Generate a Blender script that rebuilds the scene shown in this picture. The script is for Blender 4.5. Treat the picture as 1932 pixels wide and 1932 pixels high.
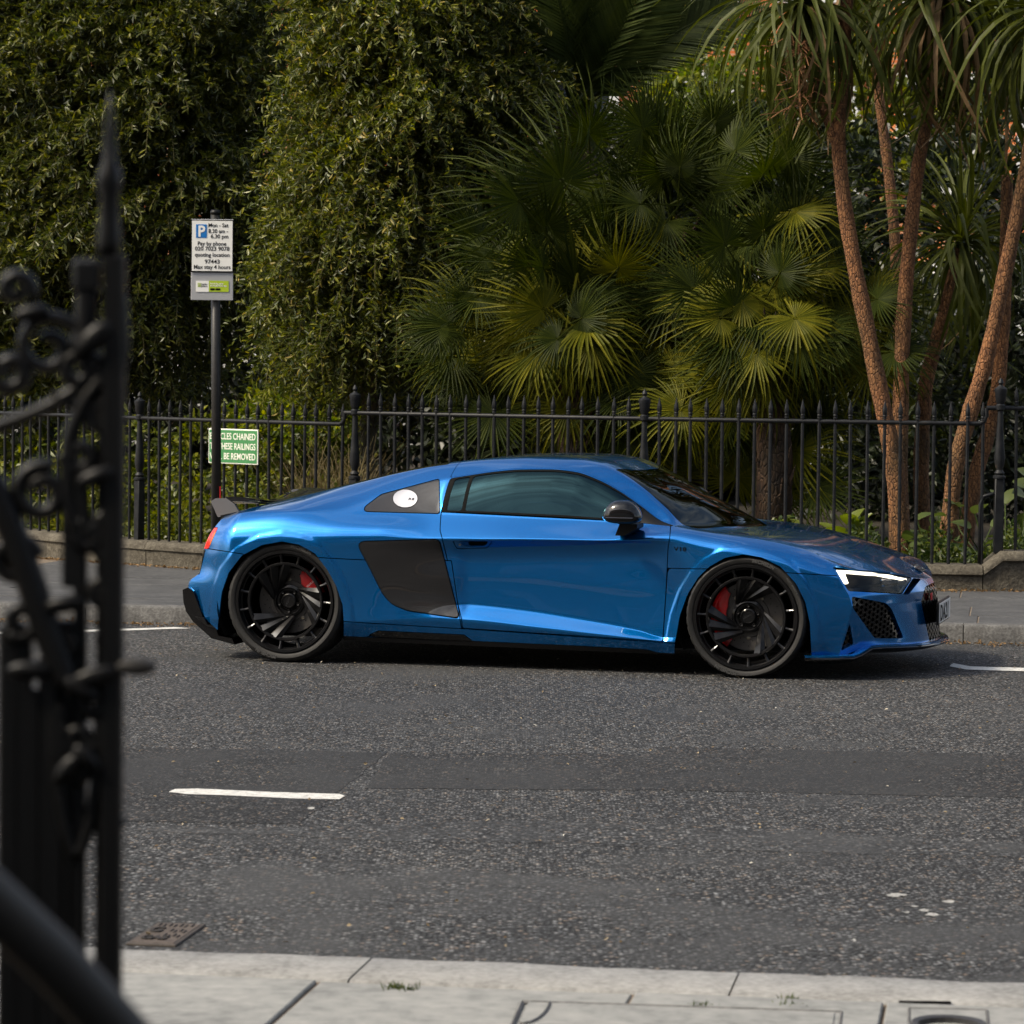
import bpy, math, random
import numpy as np
from mathutils import Vector, Matrix
# ------------------------------------------------------------------ scene, camera, light
scene = bpy.context.scene
for o_ in list(bpy.data.objects): bpy.data.objects.remove(o_)
COL = scene.collection
rad = math.radians
CAM_H, F_PX, HORIZON, ROLL = 1.71, 6200.0, 675.0, 0.011        # eye height (m), focal length and horizon measured on a 1932 px wide picture
PITCH = math.atan((966 - HORIZON) / F_PX)
cd = bpy.data.cameras.new('camera'); cam = bpy.data.objects.new('camera', cd); COL.objects.link(cam)
cd.sensor_width = 36; cd.sensor_fit = 'HORIZONTAL'; cd.lens = F_PX / 1932 * 36
cd.clip_start = 0.1; cd.clip_end = 1000
_FW = np.array([0, math.cos(PITCH), -math.sin(PITCH)]); _u0 = np.array([0, math.sin(PITCH), math.cos(PITCH)]); _r0 = np.array([1.0, 0, 0])
_RT = _r0 * math.cos(ROLL) + _u0 * math.sin(ROLL); _UP = _u0 * math.cos(ROLL) - _r0 * math.sin(ROLL)
cam.location = (0, 0, CAM_H); cam.rotation_euler = Matrix(np.stack([_RT, _UP, -_FW], 1).tolist()).to_euler()
cd.dof.use_dof = True; cd.dof.focus_distance = 17.6; cd.dof.aperture_fstop = 8.5; cd.dof.aperture_blades = 9
scene.camera = cam
SUN_EL, SUN_AZ = rad(46), rad(250)               # hazy sun from the left, a little behind the viewer
world = bpy.data.worlds.new('World'); scene.world = world; world.use_nodes = True
nt = world.node_tree; nt.nodes.clear()
sky = nt.nodes.new('ShaderNodeTexSky'); sky.sky_type = 'NISHITA'; sky.sun_disc = False
sky.sun_elevation = SUN_EL; sky.sun_rotation = SUN_AZ; sky.dust_density = 4.0; sky.ozone_density = 1.0
bg = nt.nodes.new('ShaderNodeBackground'); bg.inputs['Strength'].default_value = 0.11
wo = nt.nodes.new('ShaderNodeOutputWorld')
_tc = nt.nodes.new('ShaderNodeTexCoord'); _mp = nt.nodes.new('ShaderNodeMapping'); _mp.inputs['Scale'].default_value = (1, 1, 2.2); nt.links.new(_tc.outputs['Generated'], _mp.inputs[0])   # broken white cloud all over the sky
_no = nt.nodes.new('ShaderNodeTexNoise'); _no.inputs['Scale'].default_value = 3.2; _no.inputs['Detail'].default_value = 7; _no.inputs['Roughness'].default_value = .58; nt.links.new(_mp.outputs[0], _no.inputs[0])
_cr = nt.nodes.new('ShaderNodeValToRGB'); _cr.color_ramp.elements[0].position = .47; _cr.color_ramp.elements[1].position = .62; nt.links.new(_no.outputs[0], _cr.inputs[0])
_hs = nt.nodes.new('ShaderNodeHueSaturation'); _hs.inputs['Saturation'].default_value = .22; _hs.inputs['Value'].default_value = 1.9; nt.links.new(sky.outputs[0], _hs.inputs['Color'])
_mx = nt.nodes.new('ShaderNodeMixRGB'); nt.links.new(_cr.outputs[0], _mx.inputs[0]); nt.links.new(sky.outputs[0], _mx.inputs[1]); nt.links.new(_hs.outputs[0], _mx.inputs[2])
nt.links.new(_mx.outputs[0], bg.inputs[0]); nt.links.new(bg.outputs[0], wo.inputs[0])
ld = bpy.data.lights.new('sun', 'SUN'); sun = bpy.data.objects.new('sun', ld); COL.objects.link(sun)
ld.energy = 3.0; ld.angle = rad(10); ld.color = (1.0, 0.88, 0.70)
sd = Vector((math.sin(SUN_AZ) * math.cos(SUN_EL), math.cos(SUN_AZ) * math.cos(SUN_EL), math.sin(SUN_EL)))
sun.rotation_euler = sd.to_track_quat('Z', 'Y').to_euler(); sun.location = (0, -20, 30)
vs = scene.view_settings; vs.view_transform = 'Standard'; vs.look = 'None'; vs.gamma = 1.0; vs.exposure = 0.64; vs.use_white_balance = True; vs.white_balance_temperature = 6600; vs.white_balance_tint = 9
scene.render.engine = 'CYCLES'
cy = scene.cycles; cy.use_denoising = True; cy.max_bounces = 8; cy.diffuse_bounces = 3; cy.glossy_bounces = 4
cy.transmission_bounces = 6; cy.transparent_max_bounces = 16; cy.caustics_reflective = False; cy.caustics_refractive = False
try: cy.denoiser = 'OPENIMAGEDENOISE'
except Exception: pass
rng = np.random.default_rng(7); random.seed(7)

# ------------------------------------------------------------------ helpers
def at(px, py, Y):
    "world point at distance Y from the viewer, measured on the 1932 px wide photograph"
    d = _FW + _RT * ((px - 966) / F_PX) + _UP * ((966 - py) / F_PX)
    return np.array([0, 0, CAM_H]) + d * (Y / d[1])
def on_ground(px, py, z=0.0):
    d = _FW + _RT * ((px - 966) / F_PX) + _UP * ((966 - py) / F_PX)
    return np.array([0, 0, CAM_H]) + d * ((z - CAM_H) / d[2])
def photo(P):
    "pixel position (1932 px wide) of world points"
    q = np.atleast_2d(P) - np.array([0, 0, CAM_H]); zc = q @ _FW
    return np.stack([966 + F_PX * (q @ _RT) / zc, 966 - F_PX * (q @ _UP) / zc], 1)
def link(o, parent=None):
    COL.objects.link(o)
    if parent is not None: o.parent = parent
    return o
def tag(o, label=None, cat=None, group=None, kind=None):
    if label: o['label'] = label
    if cat: o['category'] = cat
    if group: o['group'] = group
    if kind: o['kind'] = kind
    return o
def thing(name, label, cat, loc=(0, 0, 0), rz=0.0, group=None):
    o = bpy.data.objects.new(name, None); o.empty_display_size = .1
    link(o); o.location = [float(v) for v in loc]; o.rotation_euler = (0, 0, rz)
    return tag(o, label, cat, group)
def group_node(name, parent, loc=(0, 0, 0)):
    o = bpy.data.objects.new(name, None); o.empty_display_size = .1
    link(o, parent); o.location = loc; return o
def inst(name, mesh, parent=None, loc=(0, 0, 0), rot=(0, 0, 0), scale=(1, 1, 1)):
    o = bpy.data.objects.new(name, mesh); link(o, parent)
    o.location = [float(v) for v in loc]; o.rotation_euler = rot; o.scale = scale; return o
def np_mesh(name, V, F, mat=None, smooth=False, normals=None):
    "V (n,3) array, F (m,k) array of equal-sized faces"
    V = np.ascontiguousarray(V, np.float32); F = np.ascontiguousarray(F, np.int32); k = F.shape[1]
    me = bpy.data.meshes.new(name); me.vertices.add(len(V)); me.vertices.foreach_set('co', V.ravel())
    me.loops.add(F.size); me.loops.foreach_set('vertex_index', F.ravel())
    me.polygons.add(len(F)); me.polygons.foreach_set('loop_start', np.arange(0, F.size, k, dtype=np.int32))
    try: me.polygons.foreach_set('loop_total', np.full(len(F), k, np.int32))
    except Exception: pass
    me.polygons.foreach_set('use_smooth', np.full(len(F), bool(smooth)))
    me.update(calc_edges=True)
    if normals is not None: me.normals_split_custom_set_from_vertices(np.asarray(normals, np.float32).tolist())
    if mat is not None: me.materials.append(mat)
    return me
class MB:
    "collects shapes; build() links them as one mesh object"
    def __init__(s): s.v = []; s.f = []
    def add(s, V, F):
        n = len(s.v); s.v += [tuple(map(float, p)) for p in V]; s.f += [tuple(int(i) + n for i in f) for f in F]; return s
    def box(s, c, d, R=None, bev=0.0):
        c = np.array(c, float); h = np.array(d, float) / 2
        if bev <= 0:
            V = np.array([[sx, sy, sz] for sx in (-1, 1) for sy in (-1, 1) for sz in (-1, 1)]) * h
            F = [(0, 1, 3, 2), (4, 6, 7, 5), (0, 4, 5, 1), (2, 3, 7, 6), (0, 2, 6, 4), (1, 5, 7, 3)]
        else:
            b = min(bev, h.min() * .9); V = []; idx = {}
            for sx in (-1, 1):
                for sy in (-1, 1):
                    for sz in (-1, 1):
                        for a in range(3):
                            p = np.array([sx, sy, sz]) * (h - b); p[a] = (sx, sy, sz)[a] * h[a]; idx[(sx, sy, sz, a)] = len(V); V.append(p)
            V = np.array(V); F = []
            for a in range(3):
                o1, o2 = [k for k in range(3) if k != a]
                for sg in (-1, 1):
                    q = []
                    for (p1, p2) in ((-1, -1), (1, -1), (1, 1), (-1, 1)):
                        t = [0, 0, 0]; t[a] = sg; t[o1] = p1; t[o2] = p2; q.append(idx[(*t, a)])
                    F.append(q)
                for p1 in (-1, 1):
                    for p2 in (-1, 1):
                        def k(sa, ax):
                            t = [0, 0, 0]; t[a] = sa; t[o1] = p1; t[o2] = p2; return idx[(*t, ax)]
                        F.append((k(-1, o1), k(1, o1), k(1, o2), k(-1, o2)))
            for sx in (-1, 1):
                for sy in (-1, 1):
                    for sz in (-1, 1): F.append([idx[(sx, sy, sz, a)] for a in range(3)])
            F2 = []
            for f in F:
                P = V[list(f)]; n = np.cross(P[1] - P[0], P[2] - P[0])
                F2.append(tuple(f) if n @ P.mean(0) > 0 else tuple(f)[::-1])
            F = F2
        if R is not None: V = V @ np.array(R).T
        return s.add(V + c, F)
    def tube(s, path, r, n=8, cap=True, flat=None):
        "round tube along path; r scalar or per point; flat=(a,b) scales across the section"
        P = np.array(path, float); m = len(P); r = np.broadcast_to(np.array(r, float), (m,))
        T = np.gradient(P, axis=0); T /= np.linalg.norm(T, axis=1)[:, None] + 1e-12
        ref = np.array([0, 0, 1.0]) if abs(T[0][2]) < .9 else np.array([0, 1.0, 0])
        U = np.cross(T[0], ref); U /= np.linalg.norm(U); V = []
        for i in range(m):
            U = U - T[i] * (U @ T[i]); U /= np.linalg.norm(U) + 1e-12; W = np.cross(T[i], U)
            a, b = flat or (1, 1)
            for k in range(n):
                t = 2 * math.pi * k / n; V.append(P[i] + r[i] * (U * math.cos(t) * a + W * math.sin(t) * b))
        F = [(i * n + k, i * n + (k + 1) % n, (i + 1) * n + (k + 1) % n, (i + 1) * n + k) for i in range(m - 1) for k in range(n)]
        if cap: F += [tuple(range(n))[::-1], tuple((m - 1) * n + k for k in range(n))]
        return s.add(V, F)
    def lathe(s, prof, n=24, c=(0, 0, 0), axis='z', cap=True):
        V = []; c = np.array(c, float)
        for (r, h) in prof:
            for k in range(n):
                t = 2 * math.pi * k / n; a, b = r * math.cos(t), r * math.sin(t)
                V.append(c + (np.array([a, b, h]) if axis == 'z' else np.array([a, h, b])))
        m = len(prof)
        F = [(i * n + k, i * n + (k + 1) % n, (i + 1) * n + (k + 1) % n, (i + 1) * n + k) for i in range(m - 1) for k in range(n)]
        if cap: F += [tuple(range(n))[::-1], tuple((m - 1) * n + k for k in range(n))]
        if axis != 'z': F = [f[::-1] for f in F]
        return s.add(V, F)
    def prism(s, poly, a, b, axis='y'):
        "polygon (p,q) extruded from a to b along axis"
        n = len(poly); V = []
        for h in (a, b):
            for (p, q) in poly: V.append({'y': (p, h, q), 'z': (p, q, h), 'x': (h, p, q)}[axis])
        F = [(k, (k + 1) % n, n + (k + 1) % n, n + k) for k in range(n)] + [tuple(range(n))[::-1], tuple(range(n, 2 * n))]
        return s.add(V, F)
    def mesh(s, name, mat=None, smooth=False, angle=None):
        me = bpy.data.meshes.new(name); me.from_pydata(s.v, [], s.f)
        if smooth or angle:
            me.polygons.foreach_set('use_smooth', [True] * len(me.polygons))
            me.update()
            if angle: me.set_sharp_from_angle(angle=rad(angle))
        me.update()
        if mat is not None: me.materials.append(mat)
        return me
    def build(s, name, mat=None, parent=None, loc=(0, 0, 0), smooth=False, angle=None):
        return inst(name, s.mesh(name, mat, smooth, angle), parent, loc)
def text_mesh(name, body, size, mat, extrude=0.0005, align='LEFT', bold=0.0, space=1.0):
    "flat lettering as a mesh, in the XY plane"
    cu = bpy.data.curves.new(name, 'FONT'); cu.body = body; cu.size = size; cu.extrude = extrude; cu.align_x = align
    cu.offset = bold; cu.space_character = space; cu.resolution_u = 3
    o = bpy.data.objects.new(name, cu); COL.objects.link(o)
    dg = bpy.context.evaluated_depsgraph_get(); me = bpy.data.meshes.new_from_object(o.evaluated_get(dg))
    bpy.data.objects.remove(o); bpy.data.curves.remove(cu); me.name = name
    me.materials.clear(); me.materials.append(mat); return me
# ---- materials
MATS = {}
def new_mat(name):
    m = bpy.data.materials.new(name); m.use_nodes = True; MATS[name] = m
    return m, m.node_tree, m.node_tree.nodes['Principled BSDF']
def pbr(name, col, rough=.5, metal=0.0, coat=0.0, coat_r=.03, spec=.5, emit=None, es=0.0):
    m, t, b = new_mat(name); b.inputs['Base Color'].default_value = (*col, 1); b.inputs['Roughness'].default_value = rough
    b.inputs['Metallic'].default_value = metal; b.inputs['Coat Weight'].default_value = coat; b.inputs['Coat Roughness'].default_value = coat_r
    b.inputs['Specular IOR Level'].default_value = spec
    if emit: b.inputs['Emission Color'].default_value = (*emit, 1); b.inputs['Emission Strength'].default_value = es
    return m
def N(t, kind, **kw):
    n = t.nodes.new(kind)
    for k, v in kw.items():
        if k in n.inputs: n.inputs[k].default_value = v
        else: setattr(n, k, v)
    return n
def L(t, a, b): t.links.new(a, b)
def ramp(t, fac, stops, interp='LINEAR'):
    r = t.nodes.new('ShaderNodeValToRGB'); r.color_ramp.interpolation = interp; el = r.color_ramp.elements
    while len(el) < len(stops): el.new(.5)
    for e, (p, c) in zip(el, stops): e.position = p; e.color = (*c, 1) if len(c) == 3 else c
    L(t, fac, r.inputs[0]); return r
def coords(t, scale=1.0, obj=True):
    c = t.nodes.new('ShaderNodeTexCoord'); mp = t.nodes.new('ShaderNodeMapping'); mp.inputs['Scale'].default_value = (scale,) * 3 if np.isscalar(scale) else scale
    L(t, c.outputs['Object' if obj else 'Generated'], mp.inputs[0]); return mp.outputs[0]
def bump(t, h, b, strength=.5, dist=.01):
    n = t.nodes.new('ShaderNodeBump'); n.inputs['Strength'].default_value = strength; n.inputs['Distance'].default_value = dist
    L(t, h, n.inputs['Height']); L(t, n.outputs[0], b.inputs['Normal']); return n
def rough_surface(name, c1, c2, scale, rough=.8, bstr=.4, bdist=.01, detail=6, c3=None, spec=.3):
    "weathered surface: two noise octaves mix two or three colours and give relief"
    m, t, b = new_mat(name); co = coords(t); n1 = N(t, 'ShaderNodeTexNoise', Scale=scale, Detail=detail, Roughness=.65); L(t, co, n1.inputs[0])
    n2 = N(t, 'ShaderNodeTexNoise', Scale=scale * 7, Detail=4, Roughness=.6); L(t, co, n2.inputs[0])
    mx = N(t, 'ShaderNodeMath', operation='MULTIPLY_ADD'); L(t, n2.outputs[0], mx.inputs[0]); mx.inputs[1].default_value = .5
    sc = N(t, 'ShaderNodeMath', operation='MULTIPLY'); L(t, n1.outputs[0], sc.inputs[0]); sc.inputs[1].default_value = .5; L(t, sc.outputs[0], mx.inputs[2])
    st = [(.33, c1), (.62, c2)] if c3 is None else [(.3, c1), (.5, c2), (.68, c3)]
    r = ramp(t, mx.outputs[0], st); L(t, r.outputs[0], b.inputs['Base Color'])
    b.inputs['Roughness'].default_value = rough; b.inputs['Specular IOR Level'].default_value = spec
    bump(t, mx.outputs[0], b, bstr, bdist); return m
# ------------------------------------------------------------------ materials of the car
def paint_mat():
    m, t, b = new_mat('blue_paint'); co = coords(t)
    n = N(t, 'ShaderNodeTexVoronoi', Scale=900.0); L(t, co, n.inputs[0])
    r = ramp(t, n.outputs['Color'], [(0.0, (.0002, .125, .41)), (1.0, (.0004, .210, .62))]); L(t, r.outputs[0], b.inputs['Base Color'])
    b.inputs['Metallic'].default_value = .85; b.inputs['Roughness'].default_value = .21
    b.inputs['Coat Weight'].default_value = 1.0; b.inputs['Coat Roughness'].default_value = .012; b.inputs['Coat IOR'].default_value = 1.5; b.inputs['Specular IOR Level'].default_value = .1
    return m
def carbon_mat():
    m, t, b = new_mat('carbon_fibre'); co = coords(t)
    w = N(t, 'ShaderNodeTexWave', Scale=110.0, bands_direction='DIAGONAL', Distortion=0.0); L(t, co, w.inputs[0])
    r = ramp(t, w.outputs[0], [(0.3, (.003, .003, .0035)), (.7, (.016, .016, .018))]); L(t, r.outputs[0], b.inputs['Base Color'])
    b.inputs['Roughness'].default_value = .5; b.inputs['Specular IOR Level'].default_value = .15; b.inputs['Coat Weight'].default_value = 1; b.inputs['Coat Roughness'].default_value = .01; return m
def glass_mat(name, tint, refl, base):
    m, t, b = new_mat(name); out = t.nodes['Material Output']
    g = N(t, 'ShaderNodeBsdfGlossy', Roughness=.006); g.inputs[0].default_value = (*refl, 1)
    tr = N(t, 'ShaderNodeBsdfTransparent'); tr.inputs[0].default_value = (*tint, 1)
    fr = N(t, 'ShaderNodeFresnel', IOR=1.52); ad = N(t, 'ShaderNodeMath', operation='MULTIPLY_ADD', use_clamp=True)
    L(t, fr.outputs[0], ad.inputs[0]); ad.inputs[1].default_value = 1.0; ad.inputs[2].default_value = base
    mx = N(t, 'ShaderNodeMixShader'); L(t, ad.outputs[0], mx.inputs[0]); L(t, tr.outputs[0], mx.inputs[1]); L(t, g.outputs[0], mx.inputs[2]); L(t, mx.outputs[0], out.inputs[0])
    t.nodes.remove(b); return m
PAINT = paint_mat(); CARBON = carbon_mat()
GLOSSBLK = pbr('gloss_black', (.004, .004, .0045), .3, coat=1.0, spec=.05)
SATBLK = pbr('satin_black', (.006, .006, .0065), .45, spec=.25)
MATBLK = pbr('matt_black', (.006, .006, .006), .9, spec=.1)
WHEELBLK = pbr('wheel_black', (.006, .006, .0065), .35, coat=.4, coat_r=.08, spec=.1)
SIDEGLASS = glass_mat('tinted_side_glass', (.02, .05, .06), (.27, .58, .66), .035)
SCREEN = glass_mat('windscreen_glass', (.06, .08, .075), (.62, .66, .64), .0)
LAMPGLASS = glass_mat('lamp_lens', (.9, .9, .9), (.5, .5, .5), .0)
LED = pbr('daytime_lamp', (.9, .9, .85), .3, emit=(1.0, .90, .74), es=1.9)
REDLAMP = pbr('tail_lamp_red', (.55, .01, .008), .15, coat=1, emit=(.8, .03, .01), es=.35)
AMBER = pbr('tail_lamp_amber', (.9, .22, .02), .15, coat=1, emit=(1, .3, .03), es=.35)
CALIPER = pbr('caliper_red', (.62, .006, .008), .3, coat=.8)
SILVER = pbr('brushed_silver', (.5, .5, .51), .30, metal=1.0)
DISCM = pbr('brake_disc_grey', (.09, .085, .08), .42, metal=.6)
WHITE = pbr('white_print', (.8, .8, .8), .5)
BLACKPRINT = pbr('black_print', (.004, .004, .004), .6, spec=.1)
DARKCHROME = pbr('dark_chrome', (.16, .16, .17), .12, metal=1.0)
SEATM = pbr('seat_leather', (.012, .012, .012), .6)
def rubber_mat():
    m, t, b = new_mat('tyre_rubber'); co = coords(t); n = N(t, 'ShaderNodeTexNoise', Scale=60.0, Detail=5.0); L(t, co, n.inputs[0])
    r = ramp(t, n.outputs[0], [(.35, (.005, .005, .005)), (.7, (.014, .0135, .013))]); L(t, r.outputs[0], b.inputs['Base Color']); b.inputs['Roughness'].default_value = .62
    bump(t, n.outputs[0], b, .15, .002); return m
RUBBER = rubber_mat()
LETTER = pbr('tyre_lettering', (.055, .055, .055), .6)
# ------------------------------------------------------------------ the car: one lofted half-shell cut into panels
_pf, _pr = on_ground(1405, 1280), on_ground(535, 1250); CAR_YAW = math.atan2(_pf[1] - _pr[1], _pf[0] - _pr[0]); WB = float(np.linalg.norm(_pf - _pr))   # tyre contact points
CAR_O = _pr + .955 * np.array([-math.sin(CAR_YAW), math.cos(CAR_YAW), 0])
def xm(x, w): return .968 * x + .114 * (.955 - abs(w))          # table x -> car x
car = thing('sports_car', 'low blue two-door sports car with black wheels and red calipers parked at the far kerb', 'car', CAR_O, CAR_YAW)
_cx = np.array([math.cos(CAR_YAW), math.sin(CAR_YAW), 0]); _cy = np.array([-math.sin(CAR_YAW), math.cos(CAR_YAW), 0])
def car_world(P): P = np.atleast_2d(P); return CAR_O + P[:, :1] * _cx + P[:, 1:2] * _cy + P[:, 2:3] * np.array([0, 0, 1.0])
def car_px(P): return photo(car_world(P))
def _q(ox, oy):
    def f(*pts): return np.array([((ox + x / 1.61) / 2.12008, (oy + y / 1.61) / 2.12008) for x, y in pts])
    return f
Q1, Q2, Q3 = _q(700, 1750), _q(1700, 1750), _q(2650, 1750)      # outlines read off three enlargements of the photograph
def to_car(px, py, y):
    "car coordinates of the point seen at px,py on the plane at car-y = y"
    d = _FW + _RT * ((px - 966) / F_PX) + _UP * ((966 - py) / F_PX); o = np.array([0, 0, CAM_H])
    t = (y - (o - CAR_O) @ _cy) / (d @ _cy); p = o + d * t - CAR_O
    return np.array([p @ _cx, y, p[2]])
def pchip(xk, yk, x):
    xk = np.array(xk, float); yk = np.array(yk, float); h = np.diff(xk); dl = np.diff(yk) / h; d = np.zeros(len(xk)); d[0], d[-1] = dl[0], dl[-1]
    for i in range(1, len(xk) - 1):
        if dl[i - 1] * dl[i] > 0:
            w1, w2 = 2 * h[i] + h[i - 1], h[i] + 2 * h[i - 1]; d[i] = (w1 + w2) / (w1 / dl[i - 1] + w2 / dl[i])
    x = np.clip(x, xk[0], xk[-1]); k = np.clip(np.searchsorted(xk, x) - 1, 0, len(h) - 1); t = (x - xk[k]) / h[k]
    return yk[k] * (1 + 2 * t) * (1 - t) ** 2 + d[k] * h[k] * t * (1 - t) ** 2 + yk[k + 1] * t * t * (3 - 2 * t) + d[k + 1] * h[k] * t * t * (t - 1)
LINES = [  # longitudinal lines, bottom to roof centre: (x, half width, height); rear axle at x = 0
 [(-.45,.86,.165),(-.30,.90,.15),(.37,.895,.130),(1.1,.895,.122),(2.29,.895,.112),(2.95,.905,.118),(3.19,.87,.122)],
 [(-.53,.84,.22),(-.30,.945,.24),(.37,.948,.235),(.87,.947,.268),(1.07,.946,.266),(1.49,.944,.237),(1.85,.942,.21),(2.22,.94,.185),(2.45,.943,.18),(2.95,.945,.2),(3.205,.875,.2)],
 [(-.655,.79,.425),(-.30,.958,.40),(.37,.95,.33),(.87,.922,.345),(1.03,.893,.348),(1.07,.884,.347),(1.39,.882,.323),(1.75,.888,.281),(2.06,.904,.239),(2.22,.926,.206),(2.45,.946,.24),(2.95,.95,.3),(3.236,.88,.3)],
 [(-.59,.81,.475),(-.30,.966,.53),(0,.972,.5),(.37,.957,.48),(.6,.938,.5),(.87,.916,.5),(1.0,.898,.5),(1.06,.876,.5),(1.4,.871,.5),(1.75,.876,.48),(2.06,.890,.46),(2.25,.908,.45),(2.45,.942,.46),(2.68,.960,.48),(2.95,.952,.42),(3.261,.885,.40)],
 [(-.555,.82,.605),(-.30,.970,.61),(0,.974,.60),(.45,.957,.63),(.87,.918,.652),(1.0,.895,.655),(1.06,.882,.656),(1.4,.879,.672),(1.75,.885,.692),(2.06,.903,.712),(2.25,.922,.705),(2.45,.944,.64),(2.68,.964,.605),(2.95,.954,.55),(3.214,.89,.507)],
 [(-.505,.84,.70),(-.30,.958,.70),(0,.967,.70),(.25,.965,.705),(.45,.957,.71),(.87,.940,.711),(1.06,.934,.711),(1.4,.928,.718),(1.75,.924,.7215),(2.06,.923,.727),(2.25,.926,.729),(2.45,.938,.708),(2.68,.950,.685),(2.95,.938,.625),(3.165,.885,.575)],
 [(-.455,.81,.780),(-.30,.855,.823),(0,.868,.838),(.25,.852,.836),(.45,.838,.838),(.65,.825,.842),(.87,.815,.845),(1.4,.806,.833),(1.75,.804,.824),(2.06,.802,.812),(2.25,.812,.799),(2.45,.828,.772),(2.68,.835,.745),(2.95,.825,.69),(3.15,.868,.598)],
 [(-.46,.75,.797),(-.30,.79,.838),(0,.80,.866),(.25,.745,.905),(.5,.70,.962),(.86,.668,1.036),(1.0,.662,1.06),(1.11,.661,1.078),(1.29,.66,1.096),(1.47,.659,1.10),(1.61,.661,1.088),(1.745,.672,1.047),(1.88,.695,.985),(2.0,.72,.914),(2.158,.762,.822),(2.25,.785,.801),(2.45,.775,.775),(2.68,.765,.755),(2.95,.745,.705),(3.15,.775,.628),(3.28,.78,.590)],
 [(-.45,.60,.82),(-.30,.60,.858),(-.156,.575,.893),(0,.56,.931),(.29,.55,.999),(.5,.55,1.049),(.73,.55,1.093),(.87,.55,1.110),(1.07,.55,1.130),(1.3,.55,1.142),(1.53,.556,1.139),(1.70,.568,1.119),(1.82,.588,1.083),(2.0,.648,.983),(2.13,.698,.888),(2.26,.752,.800),(2.45,.705,.771),(2.68,.675,.757),(2.95,.63,.714),(3.2,.63,.640),(3.41,.64,.574)],
 [(-.46,.3,.82),(-.30,.3,.862),(0,.3,.950),(.29,.3,1.020),(.5,.3,1.070),(.73,.3,1.112),(.87,.3,1.126),(1.07,.3,1.148),(1.3,.3,1.159),(1.53,.3,1.158),(1.70,.3,1.139),(1.84,.3,1.092),(2.0,.3,1.020),(2.13,.3,.957),(2.26,.3,.894),(2.4,.3,.826),(2.5,.31,.780),(2.68,.32,.762),(2.95,.32,.722),(3.25,.33,.632),(3.40,.33,.570),(3.475,.33,.534)],
 [(-.46,0,.82),(-.30,0,.863),(0,0,.954),(.29,0,1.024),(.5,0,1.074),(.73,0,1.116),(.87,0,1.130),(1.07,0,1.152),(1.3,0,1.163),(1.53,0,1.162),(1.70,0,1.145),(1.84,0,1.100),(2.0,0,1.030),(2.13,0,.968),(2.26,0,.906),(2.4,0,.839),(2.52,0,.777),(2.68,0,.763),(2.95,0,.723),(3.25,0,.630),(3.40,0,.562),(3.49,0,.51)]]
NSUB = [8, 8, 10, 10, 7, 14, 16, 8, 14, 12]
def _sm(a, b, x): t = np.clip((x - a) / (b - a), 0, 1); return t * t * (3 - 2 * t)
CREASE = [lambda s: 1 + 0 * s, lambda s: .9 + 0 * s, lambda s: .85 * _sm(.9, 1.05, s) * (1 - _sm(2.2, 2.5, s)), lambda s: 0 * s, lambda s: .35 * _sm(.8, 1.0, s) * (1 - _sm(1.9, 2.2, s)),
          lambda s: .96 * _sm(.55, .85, s) * (1 - _sm(1.8, 2.3, s)), lambda s: .55 * _sm(.3, .8, s) * (1 - _sm(2.1, 2.4, s)) + .3 * (1 - _sm(-.1, .3, s)),
          lambda s: .6 * _sm(.3, .8, s) * (1 - _sm(2.2, 2.5, s)), lambda s: .45 * _sm(1.5, 1.9, s) + .35 * (1 - _sm(.6, .9, s)), lambda s: 0 * s, lambda s: 0 * s]
SS = np.concatenate([np.linspace(-1.0, -.68, 17)[:-1], np.linspace(-.68, 3.49, 400)])
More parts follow.
